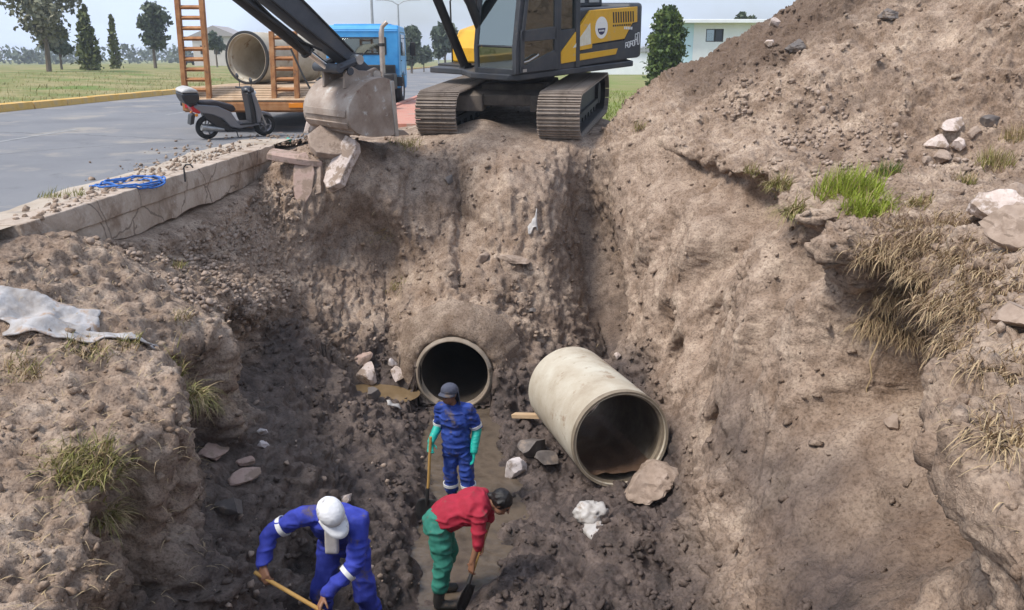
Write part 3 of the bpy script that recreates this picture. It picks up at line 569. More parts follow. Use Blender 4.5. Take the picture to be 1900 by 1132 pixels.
# -- undercarriage
TL, TR, TRAD, SHW = 4.25, 2.24, .37, .76
def stadium(s, r, half):
    """point and tangent on the track loop at arc length s (x forward, z up), loop starts on the bottom going back"""
    st = 2 * half; arc = math.pi * r; s %= 2 * (st + arc)
    if s < st: return (half - s, 0), math.pi
    s -= st
    if s < arc: a = s / r; return (-half - r * math.sin(a), r - r * math.cos(a)), math.pi - a
    s -= arc
    if s < st: return (-half + s, 2 * r), 0
    s -= st; a = s / r; return (half + r * math.sin(a), r + r * math.cos(a)), -a
sh = MB().box((0, 0, .012), (.186, SHW, .024))
for gx_ in (-.062, .0, .062): sh.box((gx_, 0, .04), (.018, SHW, .034))
sh.box((0, -.09, -.03), (.12, .05, .05)); sh.box((0, .09, -.03), (.12, .05, .05))
shoe_me = sh.mesh("track_shoe"); shoe_me.materials.append(M_track)
for side in (-1, 1):
    yo = side * TR / 2; half = TL / 2 - TRAD
    b = MB(XC)
    b.box((0, yo, TRAD + .03), (2 * half - .1, .30, .34)); b.box((0, yo, TRAD - .14), (2 * half - .2, .42, .10))
    for k in range(8): x = -half + .35 + k * (2 * half - .7) / 7; b.cyl((x, yo - .17, .14), (x, yo + .17, .14), .11, 16)
    for x in (-.7, .7): b.cyl((x, yo - .13, 2 * TRAD - .14), (x, yo + .13, 2 * TRAD - .14), .075, 14)
    b.cyl((half, yo - .14, TRAD), (half, yo + .14, TRAD), TRAD - .07, 28); b.cyl((half, yo - .17, TRAD), (half, yo + .17, TRAD), .14, 20)
    b.cyl((-half, yo - .12, TRAD), (-half, yo + .12, TRAD), TRAD - .08, 28); b.cyl((-half, yo - .22, TRAD), (-half, yo + .22, TRAD), .22, 20)
    for k in range(20):
        a = 2 * math.pi * k / 20; b.box((-half + (TRAD - .06) * math.cos(a), yo, TRAD + (TRAD - .06) * math.sin(a)), (.06, .07, .05), Matrix.Rotation(-a, 3, 'Y'))
    nb_ = 64; per_ = 2 * (2 * half + math.pi * TRAD); vs_ = []; fs_ = []
    for k in range(nb_):
        (x, z), a = stadium(k * per_ / nb_, TRAD, half); nx_, nz_ = (half if x > half else (-half if x < -half else x)), TRAD
        ln_ = math.hypot(x - nx_, z - nz_); ux, uz = (x - nx_) / ln_, (z - nz_) / ln_
        for (rr, yy3) in ((-.008, -.3), (-.008, .3), (-.035, .3), (-.035, -.3)): vs_.append((x + ux * rr, yo + yy3, z + uz * rr))
    for k in range(nb_):
        for q in range(4): fs_.append((4 * k + q, 4 * k + (q + 1) % 4, 4 * ((k + 1) % nb_) + (q + 1) % 4, 4 * ((k + 1) % nb_) + q))
    b.add(vs_, fs_)
    tr = b.build("track", M_dark, ex)
    tr["label"] = "crawler track with wide triple-rib shoes caked in dry earth"
    per = 2 * (2 * half + math.pi * TRAD); n = int(per / .19)
    for k in range(n):
        (x, z), a = stadium((k + .25 * side) * per / n, TRAD, half)
        o = link("track_shoe", shoe_me, tr)
        o.matrix_local = XC @ Matrix.Translation((x, yo, z)) @ Matrix.Rotation(-a, 4, 'Y') @ Matrix.Rotation(0, 4, 'X')
b = MB(XC)
b.prism([(-.8, .40), (.8, .40), (.95, .58), (.7, .80), (-.7, .80), (-.95, .58)], 'y', -.62, .62)
for s1 in (-1, 1):
    for s2 in (-1, 1):
        b.prism([(s1 * .35, .46), (s1 * 1.35, .36), (s1 * 1.35, .66), (s1 * .35, .76)], 'y', s2 * .45, s2 * 1.0)
b.prism([(.95, .42), (1.25, .46), (1.25, .66), (.95, .72)], 'y', -.98, .98); b.prism([(-.95, .42), (-1.25, .46), (-1.25, .66), (-.95, .72)], 'y', -.98, .98)
b.build("chassis_frame", noise_mat("earthy_dark_steel", [(.06, .05, .043), (.12, .098, .08), (.2, .16, .13)], 3, (.6, .85), bump=.3, bscale=20), ex, .02)
MB(XC).lathe([(.0, .78), (.62, .78), (.66, .86), (.66, 1.0), (.58, 1.0), (.58, 1.14), (.0, 1.14)], (0, 0, 0), (0, 0, 1), 40).build("slew_ring", M_dark, ex)
# -- upper body
b = MB(XU); b.prism([(1.3, -1.25), (1.3, -.35), (1.72, .3), (1.72, 1.2), (1.55, 1.36), (-1.9, 1.36), (-2.2, 1.0), (-2.2, -1.0), (-1.9, -1.36), (.9, -1.36)], 'z', 1.19, 1.30)
b.build("revolving_frame", M_blk, ex, .02)
# cab: pillars, sills and roof; panes set in
cb = MB(XU); CX0, CX1, CY0, CY1, CZ0, CZ1 = -.12, 1.68, .36, 1.36, 1.30, 3.0
def fx(z): return CX1 - max(0, z - 1.75) * .17       # raked front edge
for yy_ in (CY0 + .04, CY1 - .04):
    cb.prism([(fx(1.3) - .10, 1.3), (fx(1.3), 1.3), (fx(1.75), 1.75), (fx(3.), 3.), (fx(3.) - .10, 3.), (fx(1.75) - .10, 1.75)], 'y', yy_ - .05, yy_ + .05)
    cb.prism([(.66, 1.3), (.80, 1.3), (.76, 3.), (.62, 3.)], 'y', yy_ - .05, yy_ + .05) if yy_ < 1 else cb.prism([(.46, 1.3), (.62, 1.3), (.58, 3.), (.42, 3.)], 'y', yy_ - .05, yy_ + .05)
    cb.prism([(CX0, 1.3), (CX0 + .13, 1.3), (CX0 + .13, 3.), (CX0, 3.)], 'y', yy_ - .05, yy_ + .05)
cb.box(((CX0 + 1.47) / 2, (CY0 + CY1) / 2, 3.02), (1.47 - CX0 + .06, 1.02, .10))
cb.box((CX0 + .03, (CY0 + CY1) / 2, 1.75), (.05, .92, .9)); cb.box((.78, (CY0 + CY1) / 2, 1.305), (1.78, .96, .03))
cb.prism([(CX0 + .1, 1.3), (.5, 1.3), (.5, 1.98), (CX0 + .1, 2.0)], 'y', CY1 - .075, CY1 - .015)       # panel behind the door
cb.box((fx(1.3) - .03, (CY0 + CY1) / 2, 1.34), (.06, .92, .10)); cb.box((fx(1.72) - .02, (CY0 + CY1) / 2, 1.76), (.035, .92, .03))
cab = cb.build("cab", M_blk, ex, .012)
door = MB(XU)
for pr in ([(.60, 1.32), (1.60, 1.32), (1.60, 1.42), (.66, 1.66), (.60, 1.70)], [(.60, 1.84), (1.58, 1.84), (1.58, 2.02), (.60, 2.06)], [(.60, 1.6), (.68, 1.6), (.66, 2.98), (.58, 2.98)], [(1.5, 1.36), (1.6, 1.36), (1.58, 1.9), (1.36, 2.98), (1.28, 2.98), (1.49, 1.9)]):
    door.prism(pr, 'y', CY1 + .005, CY1 + .045)
dr = door.build("door", M_blk, cab, .01)
MB(XU).prism([(.66, 2.0), (1.52, 2.0), (1.32, 2.96), (.62, 2.96)], 'y', CY1 + .018, CY1 + .026).build("door_pane", M_glass, cab, smooth=0)
MB(XU).prism([(.66, 1.64), (1.52, 1.42), (1.52, 1.86), (.66, 1.86)], 'y', CY1 + .018, CY1 + .026).build("lower_door_pane", M_glass, cab, smooth=0)
MB(XU).prism([(CX0 + .12, 2.0), (.45, 2.0), (.42, 2.96), (CX0 + .12, 2.96)], 'y', CY1 - .05, CY1 - .04).build("rear_side_pane", M_glass, cab, smooth=0)
MB(XU).prism([(fx(1.78) - .03, 1.78), (fx(1.78) - .02, 1.78), (fx(2.95) - .02, 2.95), (fx(2.95) - .03, 2.95)], 'y', CY0 + .06, CY1 - .06).build("front_pane", M_glass, cab, smooth=0)
MB(XU).box((fx(1.5) - .03, (CY0 + CY1) / 2, 1.56), (.01, .86, .36)).build("lower_front_pane", M_glass, cab, smooth=0)
MB(XU).tube([(1.52, CY1 + .05, 1.50), (1.44, CY1 + .09, 1.52), (1.2, CY1 + .09, 1.60), (1.14, CY1 + .05, 1.61)], .014, 8).build("door_handle", M_steel, cab)
for z_ in (1.36, 2.6): MB(XU).box((1.5, CY1 + .035, z_), (.1, .03, .05)).build("door_hinge", M_steel, cab)
s_ = MB(XU).box((.45, .86, 1.62), (.5, .52, .16)).prism([(.2, 1.7), (.36, 1.7), (.2, 2.5), (.04, 2.5)], 'y', .62, 1.1).box((.12, .86, 2.6), (.09, .3, .2)).box((.5, .86, 1.42), (.4, .4, .26))
s_.box((.75, .58, 1.8), (.5, .12, .12)).box((.75, 1.14, 1.8), (.5, .12, .12)).cyl((.95, .58, 1.85), (1.0, .58, 2.05), .02).cyl((.95, 1.14, 1.85), (1.0, 1.14, 2.05), .02)
s_.build("driver_seat", principled("dark_seat_cloth", (.035, .04, .05), .85), cab, .02)
MB(XU).box((1.42, .86, 1.58), (.06, .2, .34)).build("console", principled("grey_console", (.25, .25, .24), .6), cab, .01)
# engine house behind the cab, hood on top, counterweight
MB(XU).prism([(-.14, 1.30), (-1.78, 1.30), (-1.78, 2.34), (-.5, 2.34), (-.14, 2.30)], 'y', -1.30, 1.30).build("engine_house", M_blk, ex, .03)
hd = MB(XU); hd.prism([(-.55, 2.34), (-1.7, 2.34), (-1.66, 2.62), (-1.5, 2.70), (-.75, 2.70), (-.6, 2.6)], 'y', -.6, .72)
hood = hd.build("engine_hood", M_blk, ex, .04)
for x0 in (-.72, -1.2): MB(XU).box((x0 - .17, .735, 2.52), (.34, .02, .2)).build("hood_grille", M_steel, hood, .005)
MB(XU).cyl((-1.0, -.3, 2.68), (-1.0, -.3, 3.0), .06).build("exhaust_stack", M_dark, ex)
cw = MB(XU); cw.prism([(-1.78, -1.34), (-2.2, -1.34), (-2.42, -1.1), (-2.5, 0), (-2.42, 1.1), (-2.2, 1.335), (-1.78, 1.335)], 'z', 1.34, 2.40)
cwo = cw.build("counterweight", M_blk, ex, .07)
# yellow side panel on the left flank
yp = CY1 + .006; pan = MB(XU)
pan.prism([(.44, 1.40), (.44, 1.60), (-.46, 2.30), (-1.98, 2.33), (-1.99, 2.04), (-1.82, 2.03), (-1.56, 1.74), (-.5, 1.70), (-.5, 1.62), (-.06, 1.60), (-.06, 1.535), (-1.34, 1.57), (-1.28, 1.46)], 'y', 1.30, yp)
sp = pan.build("side_panel", M_yel, ex, .006); sp["label"] = "yellow engine side panel with round emblem and slanted vent slots"
MB(XU).prism([(-.14, 1.32), (-2.1, 1.36), (-2.14, 2.03), (-1.84, 2.00), (-1.58, 1.71), (-.5, 1.67), (-.14, 1.58)], 'y', 1.30, 1.348).build("dark_flank", M_blk, ex, .005)
for k in range(9):
    x = -1.16 - k * .083
    MB(XU).prism([(x, 2.05), (x - .04, 2.05), (x - .02, 2.25), (x + .02, 2.25)], 'y', yp, yp + .004).build("vent_slot", M_dark, sp, smooth=0)
def disc(c, r, y0, y1, n=28, half=None):
    pts = [(c[0] + r * math.cos(a), c[1] + r * math.sin(a)) for a in ([2 * math.pi * k / n for k in range(n)] if not half else [math.pi + math.pi * k / n for k in range(n + 1)])]
    return MB(XU).prism(pts, 'y', y0, y1)
em = disc((-.78, 1.98), .20, yp, yp + .004).build("emblem", principled("emblem_white", (.8, .78, .72), .4), sp, smooth=0)
disc((-.78, 1.97), .12, yp + .004, yp + .007, half=True).build("emblem_shield", principled("emblem_navy", (.02, .015, .07), .4), em, smooth=0)
q = MB(XU)
for k in range(4): q.box((-.71 - k * .045, yp + .009, 1.925), (.03, .004, .03))
for k in range(4): q.box((-.70 - k * .055, yp + .006, 2.07), (.035, .004, .025))
q.build("emblem_lettering", M_white, em, smooth=0)["kind"] = "stuff"
MB(XU).prism([(-.10, 1.82), (-.42, 2.08), (-.46, 1.70), (.10, 1.66)], 'y', yp, yp + .003).build("faded_sticker", noise_mat("peeled_sticker", [(.62, .56, .40), (.72, .70, .62)], 12, (.5, .6), bump=0), sp, smooth=0)
# white model lettering at the tail of the flank (worn, not legible: strokes only)
q = MB(XU); x = -1.62
for k, hgt in enumerate((.10, .10, .10, .10, .21, .22)):
    wd = .062; xx = x - k * .083; zb = 1.56 + .01 * k
    q.box((xx, 1.352, zb + hgt / 2), (.016, .006, hgt)); q.box((xx - wd, 1.352, zb + hgt / 2), (.016, .006, hgt * (.96 if k % 2 else .5)))
    q.box((xx - wd / 2, 1.352, zb + hgt), (wd, .006, .018)); q.box((xx - wd / 2, 1.352, zb + (.0 if k % 2 else hgt * .5)), (wd, .006, .016))
q.build("model_lettering", M_white, ex, smooth=0)["kind"] = "stuff"
q = MB(XU)
for k in range(5): q.box((-1.55 - k * .06, yp + .003, 1.945 - k * .004), (.04, .004, .05))
q.build("maker_lettering", M_white, sp, smooth=0)["kind"] = "stuff"
q = MB(XU)
for k in range(10): q.box((-1.17 - k * .062, yp + .003, 2.0), (.035, .004, .035))
q.build("panel_lettering", M_dark, sp, smooth=0)["kind"] = "stuff"
# right-hand front box of the upper body, seen past the cab
rb = MB(XU); rb.prism([(.62, 1.34), (.62, 1.62), (.40, 1.95), (-.12, 2.05), (-.12, 1.34)], 'y', -1.32, -.45)
rbo = rb.build("tool_box", M_yel, ex, .04)
MB(XU).prism([(1.0, 1.16), (1.0, 1.34), (-.1, 1.34), (-.1, 1.16)], 'y', -1.34, -.42).build("step_plate", M_dark, ex, .02)
MB(XU).tube([(.62, -1.3, 1.3), (.62, -1.3, 2.5), (.5, -1.3, 2.6), (.0, -1.3, 2.6), (-.1, -1.3, 2.5), (-.1, -1.3, 2.0)], .017, 8).build("grab_rail", M_dark, ex)
# -- boom, stick, cylinders (plane of the boom: x forward, z up, y = 0)
def beam(pts, wds, y0, y1):
    """box beam along a polyline in x,z with given heights"""
    m = MB(XB); up_ = []; lo = []
    for i, (x, z) in enumerate(pts):
        a = Vector(pts[max(i - 1, 0)]); c = Vector(pts[min(i + 1, len(pts) - 1)]); t = (c - a).normalized(); nrm = Vector((-t.y, t.x)); p = Vector((x, z))
        up_.append(p + nrm * wds[i] / 2); lo.append(p - nrm * wds[i] / 2)
    n = len(pts); vs = []
    for i in range(n): vs += [(up_[i].x, y0, up_[i].y), (up_[i].x, y1, up_[i].y), (lo[i].x, y1, lo[i].y), (lo[i].x, y0, lo[i].y)]
    fs = [(0, 1, 2, 3), tuple(range(4 * n - 4, 4 * n))[::-1]]
    for i in range(n - 1):
        for k in range(4): fs.append((4 * i + k, 4 * i + (k + 1) % 4, 4 * i + 4 + (k + 1) % 4, 4 * i + 4 + k))
    return m.add(vs, fs)
XB = XU @ Matrix.Translation((0, 0, -.10))
BY0, BY1 = -.28, .24
boom = beam([(.30, 1.75), (.75, 2.45), (1.6, 3.65), (2.7, 4.45), (4.4, 4.2), (6.1, 3.42)], [.34, .62, .78, .82, .66, .40], BY0, BY1).build("boom", M_boom, ex, .015)
MB(XB).cyl((.3, -.4, 1.75), (.3, .36, 1.75), .13).box((.2, -.02, 1.5), (.5, .66, .45)).build("boom_foot_bracket", M_dark, ex, .01)
for yy_ in (-.42, .38):
    a, c = Vector((1.12, yy_, 1.38)), Vector((2.45, yy_, 3.9)); mid = a.lerp(c, .62)
    lc = MB(XB).cyl(a, mid, .085, 18).cyl(a + Vector((0, -.07, 0)), a + Vector((0, .07, 0)), .12, 18).tube([a.lerp(c, .05) + Vector((.1, 0, .03)), mid + Vector((.1, 0, .0))], .02, 8).build("lift_cylinder", M_dark, ex)
    MB(XB).cyl(mid, c, .05, 14).build("cylinder_rod", M_chrome, lc)
S0, S1 = Vector((3.90, 1.52)), Vector((6.15, 3.35))        # stick: bucket pin to boom tip side
sd = (S1 - S0).normalized(); sn = Vector((sd.y, -sd.x))
stick = beam([tuple(S0 - sd * .05), tuple(S0 + sd * .5), tuple(S0 + sd * 1.5), tuple(S0 + sd * 2.3), tuple(S1 + sd * .5)], [.17, .24, .36, .41, .36], -.16, .16).build("stick", M_boom, ex, .012)
edge = MB(XB)
for i, (h0, h1) in enumerate(((.24, .36), (.36, .41))):
    p0, p1 = S0 + sd * (.5, 1.5)[i], S0 + sd * (1.5, 2.3)[i]
    for y0 in (-.172, .172):
        for s in (-1, 1):
            a = p0 + sn * s * (h0 / 2 - .03); c = p1 + sn * s * (h1 / 2 - .03); edge.tube([(a.x, y0, a.y), (c.x, y0, c.y)], .02, 6)
edge.build("stick_seam", M_dark, stick)
pins = MB(XB)
for p in (S0, S0 + sd * .42): pins.cyl((p.x, -.33, p.y), (p.x, .33, p.y), .075, 18)
pins.build("link_pin", M_steel, ex)
# bucket cylinder on the outer (upper) side of the stick
c0, c1 = S0 + sd * 2.6 + sn * .40, S0 + sd * .66 + sn * .33
cm = c0.lerp(c1, .76)
bc = MB(XB).tube([(c0.x, 0, c0.y), (cm.x, 0, cm.y)], .095, 18).tube([(cm.x, 0, cm.y), (cm.lerp(c1, .08).x, 0, cm.lerp(c1, .08).y)], .115, 18)
bc.tube([(c0.x, .12, c0.y - .04), (c0.lerp(c1, .5).x, .13, c0.lerp(c1, .5).y), (cm.x, .1, cm.y - .06)], .022, 8)
bco = bc.build("bucket_cylinder", M_dark, ex)
MB(XB).cyl((cm.x, 0, cm.y), (c1.x, 0, c1.y), .058, 16).build("cylinder_rod", M_chrome, bco)
for q_, yy4 in enumerate((-.1, .1)):
    a, m_, c_ = S0 + sd * 2.6 + sn * .28, S0 + sd * 1.5 + sn * (.30 + .05 * q_), S0 + sd * .95 + sn * .22
    MB(XB).tube([(a.x, yy4, a.y), (m_.x, yy4 * 1.3, m_.y - .03), (c_.x, yy4, c_.y)], .018, 7).build("hydraulic_hose", M_rubber, ex)
for q_ in range(3): MB(XB).tube([(.45, -.15 + q_ * .12, 2.1), (.95, -.2 + q_ * .14, 2.75 + .05 * q_), (1.5, -.18 + q_ * .12, 3.1), (2.1, -.15 + q_ * .12, 3.75)], .022, 7).build("hydraulic_hose", M_rubber, ex)
K = Vector((4.42, 1.62))                     # bucket link pin on the bucket ears
lk = MB(XB)
for y0 in (-.27, .27):
    a, c, d_ = S0 + sd * .42, c1, K
    lk.tube([(a.x, y0, a.y), (c.x, y0, c.y)], .06, 8); lk.tube([(c.x, y0 * .6, c.y), (d_.x, y0 * .6, d_.y)], .065, 8)
lk.cyl((c1.x, -.32, c1.y), (c1.x, .32, c1.y), .07, 16).cyl((K.x, -.32, K.y), (K.x, .32, K.y), .06, 16)
lk.build("bucket_link", M_boom, ex)
# bucket: shell, side plates, ears, teeth
kp = [(3.80, 1.46), (4.02, 1.54), (4.34, 1.51), (4.62, 1.37), (4.81, 1.15), (4.86, .93), (4.78, .74), (4.55, .61), (4.2, .55), (3.76, .53)]
kp = [(3.82 + (x - 3.82) * .90, .57 + (z - .53) * .93) for x, z in kp]
prof = []
for i in range(len(kp) - 1):
    p0, p1, p2, p3 = [Vector(kp[min(max(i + j, 0), len(kp) - 1)]) for j in (-1, 0, 1, 2)]
    for f in (0, .34, .67): prof.append(tuple(.5 * ((2 * p1) + (p2 - p0) * f + (2 * p0 - 5 * p1 + 4 * p2 - p3) * f * f + (3 * p1 - p0 - 3 * p2 + p3) * f ** 3)))
prof.append(kp[-1])
BW = .58; bk = MB(XB); vs = []; fs = []; n = len(prof); th = .035
cen = Vector((4.15, 1.06))
inner = [tuple(Vector(p) + (cen - Vector(p)).normalized() * th) for p in prof]
for y0 in (-BW, BW):
    vs += [(p[0], y0, p[1]) for p in prof] + [(p[0], y0, p[1]) for p in inner]
for i in range(n - 1):
    fs += [(i, i + 1, 2 * n + i + 1, 2 * n + i), (n + i, 2 * n + n + i, 2 * n + n + i + 1, n + i + 1), (i, n + i, n + i + 1, i + 1), (2 * n + i, 2 * n + i + 1, 3 * n + i + 1, 3 * n + i)]
fs += [(0, 2 * n, 3 * n, n), (n - 1, 2 * n - 1, 4 * n - 1, 3 * n - 1)]
bk.add(vs, fs)
bucket = bk.build("bucket", M_bucket, ex, .008); bucket["label"] = "earth-worn steel digging bucket curled against the slope edge"
for y0 in (-BW - .018, BW - .018):
    MB(XB).prism([(p[0] * 1. + (.0), p[1]) for p in prof] + [(3.82, .94), (3.85, 1.22)], 'y', y0, y0 + .036).build("side_plate", M_bucket, bucket, .006)
for y0 in (-.30, .24):
    MB(XB).prism([(3.80, 1.42), (3.78, 1.56), (3.90, 1.64), (4.06, 1.60), (4.24, 1.62), (K.x - .02, K.y + .09), (K.x + .10, K.y - .02), (4.55, 1.36)], 'y', y0, y0 + .06).build("ear", M_bucket, bucket, .01)
rim_ = MB(XB)
for y0 in (-BW - .03, BW - .03): MB(XB).prism([(3.76, .55), (3.84, .55), (3.87, 1.44), (3.79, 1.44)], 'y', y0, y0 + .06).build("cutting_edge", M_steel, bucket, .008)
for k in range(6):
    y0 = -.50 + k * .20
    MB(XB).prism([(3.84, .55), (3.82, .65), (3.60, .62), (3.48, .53), (3.60, .54)], 'y', y0 - .055, y0 + .055).build("tooth", M_bucket, bucket, .008)
for k in range(3):
    i = 13 + 3 * k
    p, q2 = Vector(prof[i]), Vector(prof[i + 2]); mdp = (p + q2) / 2; a = math.atan2(q2.y - p.y, q2.x - p.x)
    MB(XB).box((mdp.x + .012, 0, mdp.y), ((q2 - p).length * .8, 1.08, .03), Matrix.Rotation(-a, 3, 'Y')).build("wear_strip", M_bucket, bucket, .004)

# ================================================================ low-bed trailer with raised ramps
TRX0, TRX1, TRY, DZ = -6.92, -4.08, 18.0, .93
tl = empty("low_bed_trailer", ((TRX0 + TRX1) / 2, TRY, 0), label="low orange-brown flatbed trailer with two raised ladder ramps at its rear", cat="trailer")
hw = (TRX1 - TRX0) / 2; LEN = 8.2
b = MB()
for x in (-hw + .08, hw - .08): b.box((x, LEN / 2 + .55, DZ - .19), (.14, LEN - 1.1, .28))
for x in (-.5, .5): b.box((x, LEN / 2 + .3, DZ - .24), (.12, LEN - .7, .32))
for k in range(9): b.box((0, .75 + k * .9, DZ - .16), (2 * hw - .3, .1, .16))
b.build("chassis", M_rust, tl, .008)
MB().prism([(0, .62), (0, .46), (.14, .42), (.9, .5), (.9, DZ - .06), (.6, DZ - .06)], 'x', -hw, hw).build("rear_beam", M_rust, tl, .01)
npl = 13; pw = 2 * hw / npl
for k in range(npl):
    x = -hw + pw * (k + .5); MB().box((x, LEN / 2 + .33, DZ - .03), (pw - .018, LEN - .6, .05)).build("deck_plank", M_wood, tl, .006)
for k in range(6):   # sloping tail planks
    y0, z0 = .05 + k * .1, .68 + k * .045
    MB().box((0, y0, z0), (2 * hw - .04, .088, .04), Matrix.Rotation(R(24), 3, 'X')).build("tail_plank", M_wood, tl, .005)
for x in (-hw + .14, hw - .14):
    MB().box((x, -.01, .56), (.16, .03, .09)).build("tail_light", M_red, tl, .01)
for x in (hw - .45, -hw + .5): MB().box((x, -.012, .57), (.3, .025, .1)).build("reflector", M_amber, tl, .005)
for y in (3.2, 4.4):
    for x in (-hw + .3, hw - .3):
        wmb = MB().lathe([(.16, -.13), (.30, -.14), (.37, -.11), (.39, -.05), (.39, .05), (.37, .11), (.30, .14), (.16, .13)], (x, y, .39), (1, 0, 0), 28)
        wh = wmb.build("wheel", M_rubber, tl); MB().lathe([(0, -.06), (.1, -.09), (.2, -.05), (.2, .05), (.1, .09), (0, .06)], (x, y, .39), (1, 0, 0), 20).build("rim", M_steel, wh)
def ramp(xc, wd, length, lean, nr, label):
    m0 = Matrix.Translation((xc, .1, .56)) @ Matrix.Rotation(R(lean), 4, 'X')
    b = MB(m0)
    for s in (-1, 1):
        b.box((s * (wd / 2 - .05), 0, length / 2), (.10, .11, length)); b.box((s * (wd / 2 - .05), .07, length / 2), (.05, .05, length * .96))
    ro = b.build("ramp", M_rust, tl, .008); ro["label"] = label
    for k in range(nr):
        z = .12 + k * (length - .24) / (nr - 1)
        MB(m0).box((0, 0, z), (wd - .2, .07, .055), Matrix.Rotation(R(45), 3, 'X')).build("rung", M_rust, ro, .004)
    MB(m0).cyl((-wd / 2 - .06, 0, .04), (wd / 2 + .06, 0, .04), .045, 12).build("hinge_bar", M_dark, ro)
cxm = (TRX0 + TRX1) / 2
ramp(-6.62 - cxm, .60, 2.7, -3, 13, "tall rusty ladder ramp standing almost upright"); ramp(-4.76 - cxm, .58, 1.5, -6, 7, "shorter rusty ladder ramp beside the pipe mouth")
MB().tube([(hw - .5, .1, 1.7), (hw - .28, .02, 1.2), (hw - .1, -.02, .85)], .02, 6).build("ramp_strut", M_dark, tl)

# pipe lying on the trailer
def pipe(name, label, p0, ax, length, r_out, r_in, mat, lip=.03):
    o = empty(name, p0, label=label, cat="pipe"); ax = Vector(ax).normalized()
    MB().lathe([(r_in + .03, 0), (r_out - .035, 0), (r_out, .03), (r_out, length * .5), (r_out, length - .04), (r_out - .04, length), (r_in, length), (r_in, length * .5), (r_in, .10), (r_in + .03, .09)], (0, 0, 0), ax, 72, closed=True).build("pipe_wall", mat, o, 0, 40)
    return o
tpipe = pipe("concrete_pipe", "pale concrete pipe loaded on the flatbed trailer behind the ramps", (-6.22, 20.4, DZ + .60), (.36, .93, 0), 2.5, .585, .505, M_pipe)
MB().lathe([(.59, -.004), (.605, .0), (.605, .05), (.59, .055), (.545, .05), (.545, .0)], (0, 0, 0), (.36, .93, 0), 60, closed=True).build("rim_band", M_dark, tpipe)
for dy in (.5, 2.0):
    ck = MB().prism([(-.34, 0), (.34, 0), (.30, .1), (-.30, .1)], 'y', -.06, .06).build("wood_chock", M_wood); ck.location = (-6.22 + .36 * dy, 20.4 + .93 * dy, DZ - .003); ck.rotation_euler = (0, 0, -R(21))
    tag(ck, "timber block under the " + ("near" if dy < 1 else "far") + " end of the pipe on the trailer", "timber block", "chocks under the trailer pipe")
    ck.location.z = DZ - .08

# ================================================================ blue tractor truck
tk = empty("truck", (-4.98, 28.0, 0), label="bright blue cab-over truck drawing the low trailer", cat="truck")
hw = 1.22
cabp = [(1.0, .95), (1.0, 2.38), (1.12, 2.58), (2.6, 2.56), (2.86, 2.40), (3.02, 1.55), (3.04, .62), (2.85, .52), (2.68, .52)]
arch = [(2.0 + .56 * math.cos(a), .52 + .56 * math.sin(a)) for a in [math.pi * k / 8 for k in range(9)]]
b = MB().prism(cabp[:-2] + [(2.85, .52)] + arch + [(1.3, .95)], 'x', -hw, hw); tc_ = b.build("cab", M_blue, tk, .05)
MB().box((0, .992, 1.92), (1.5, .02, .46)).build("rear_window", M_glass2, tc_, .01)
MB().box((0, .99, 1.92), (1.62, .012, .56)).build("window_seal", M_dark, tc_, .01)
MB().prism([(1.5, 1.62), (2.55, 1.62), (2.45, 2.3), (1.55, 2.3)], 'x', hw + .001, hw + .012).build("side_window", principled("dark_window", (.03, .04, .05), .1), tc_, smooth=0)
MB().prism([(1.42, .98), (2.62, .98), (2.62, 2.36), (1.42, 2.36), (1.42, .96), (1.40, .96), (1.40, 2.38), (2.64, 2.38), (2.64, .96), (1.42, .96)], 'x', hw + .001, hw + .006).build("door_seam", M_dark, tc_, smooth=0)
MB().box((hw + .015, 1.52, 1.45), (.02, .14, .03)).build("door_handle", M_dark, tc_)
MB().box((0, 1.7, 2.60), (1.9, .9, .05)).build("roof_hatch", M_blue, tc_, .02)
MB().box((0, .975, 2.44), (2.44, .03, .04)).build("roof_rail", M_blue, tc_, .01)
st = MB().tube([(.72, .62, .9), (.72, .62, 2.3), (.76, .62, 2.52), (.92, .62, 2.66)], [.09, .09, .075, .07], 14).build("exhaust_stack", noise_mat("rusty_chrome_exhaust", [(.36, .26, .2), (.5, .45, .4)], 5, (.3, .5), metal=.6, bump=.05), tk)
MB().lathe([(.095, 0), (.105, .01), (.105, .09), (.095, .1)], (.72, .62, 1.9), (0, 0, 1), 18).build("clamp_band", M_dark, st)
MB().tube([(-.3, .9, 1.3), (.2, .92, 1.8), (.5, .8, 1.75)], .018, 6).build("air_hose", M_dark, tk)
MB().box((0, -1.2, .84), (.86, 6., .22)).box((0, 2.4, .7), (.8, 1.4, .3)).build("chassis", M_dark, tk, .01)
for x in (-1., 1.): MB().box((x, .35, .8), (.34, .8, .5)).build("fuel_tank", M_dark, tk, .05)
MB().box((.6, .9, 1.15), (1.0, .16, .34)).build("air_box", M_dark, tk, .03)
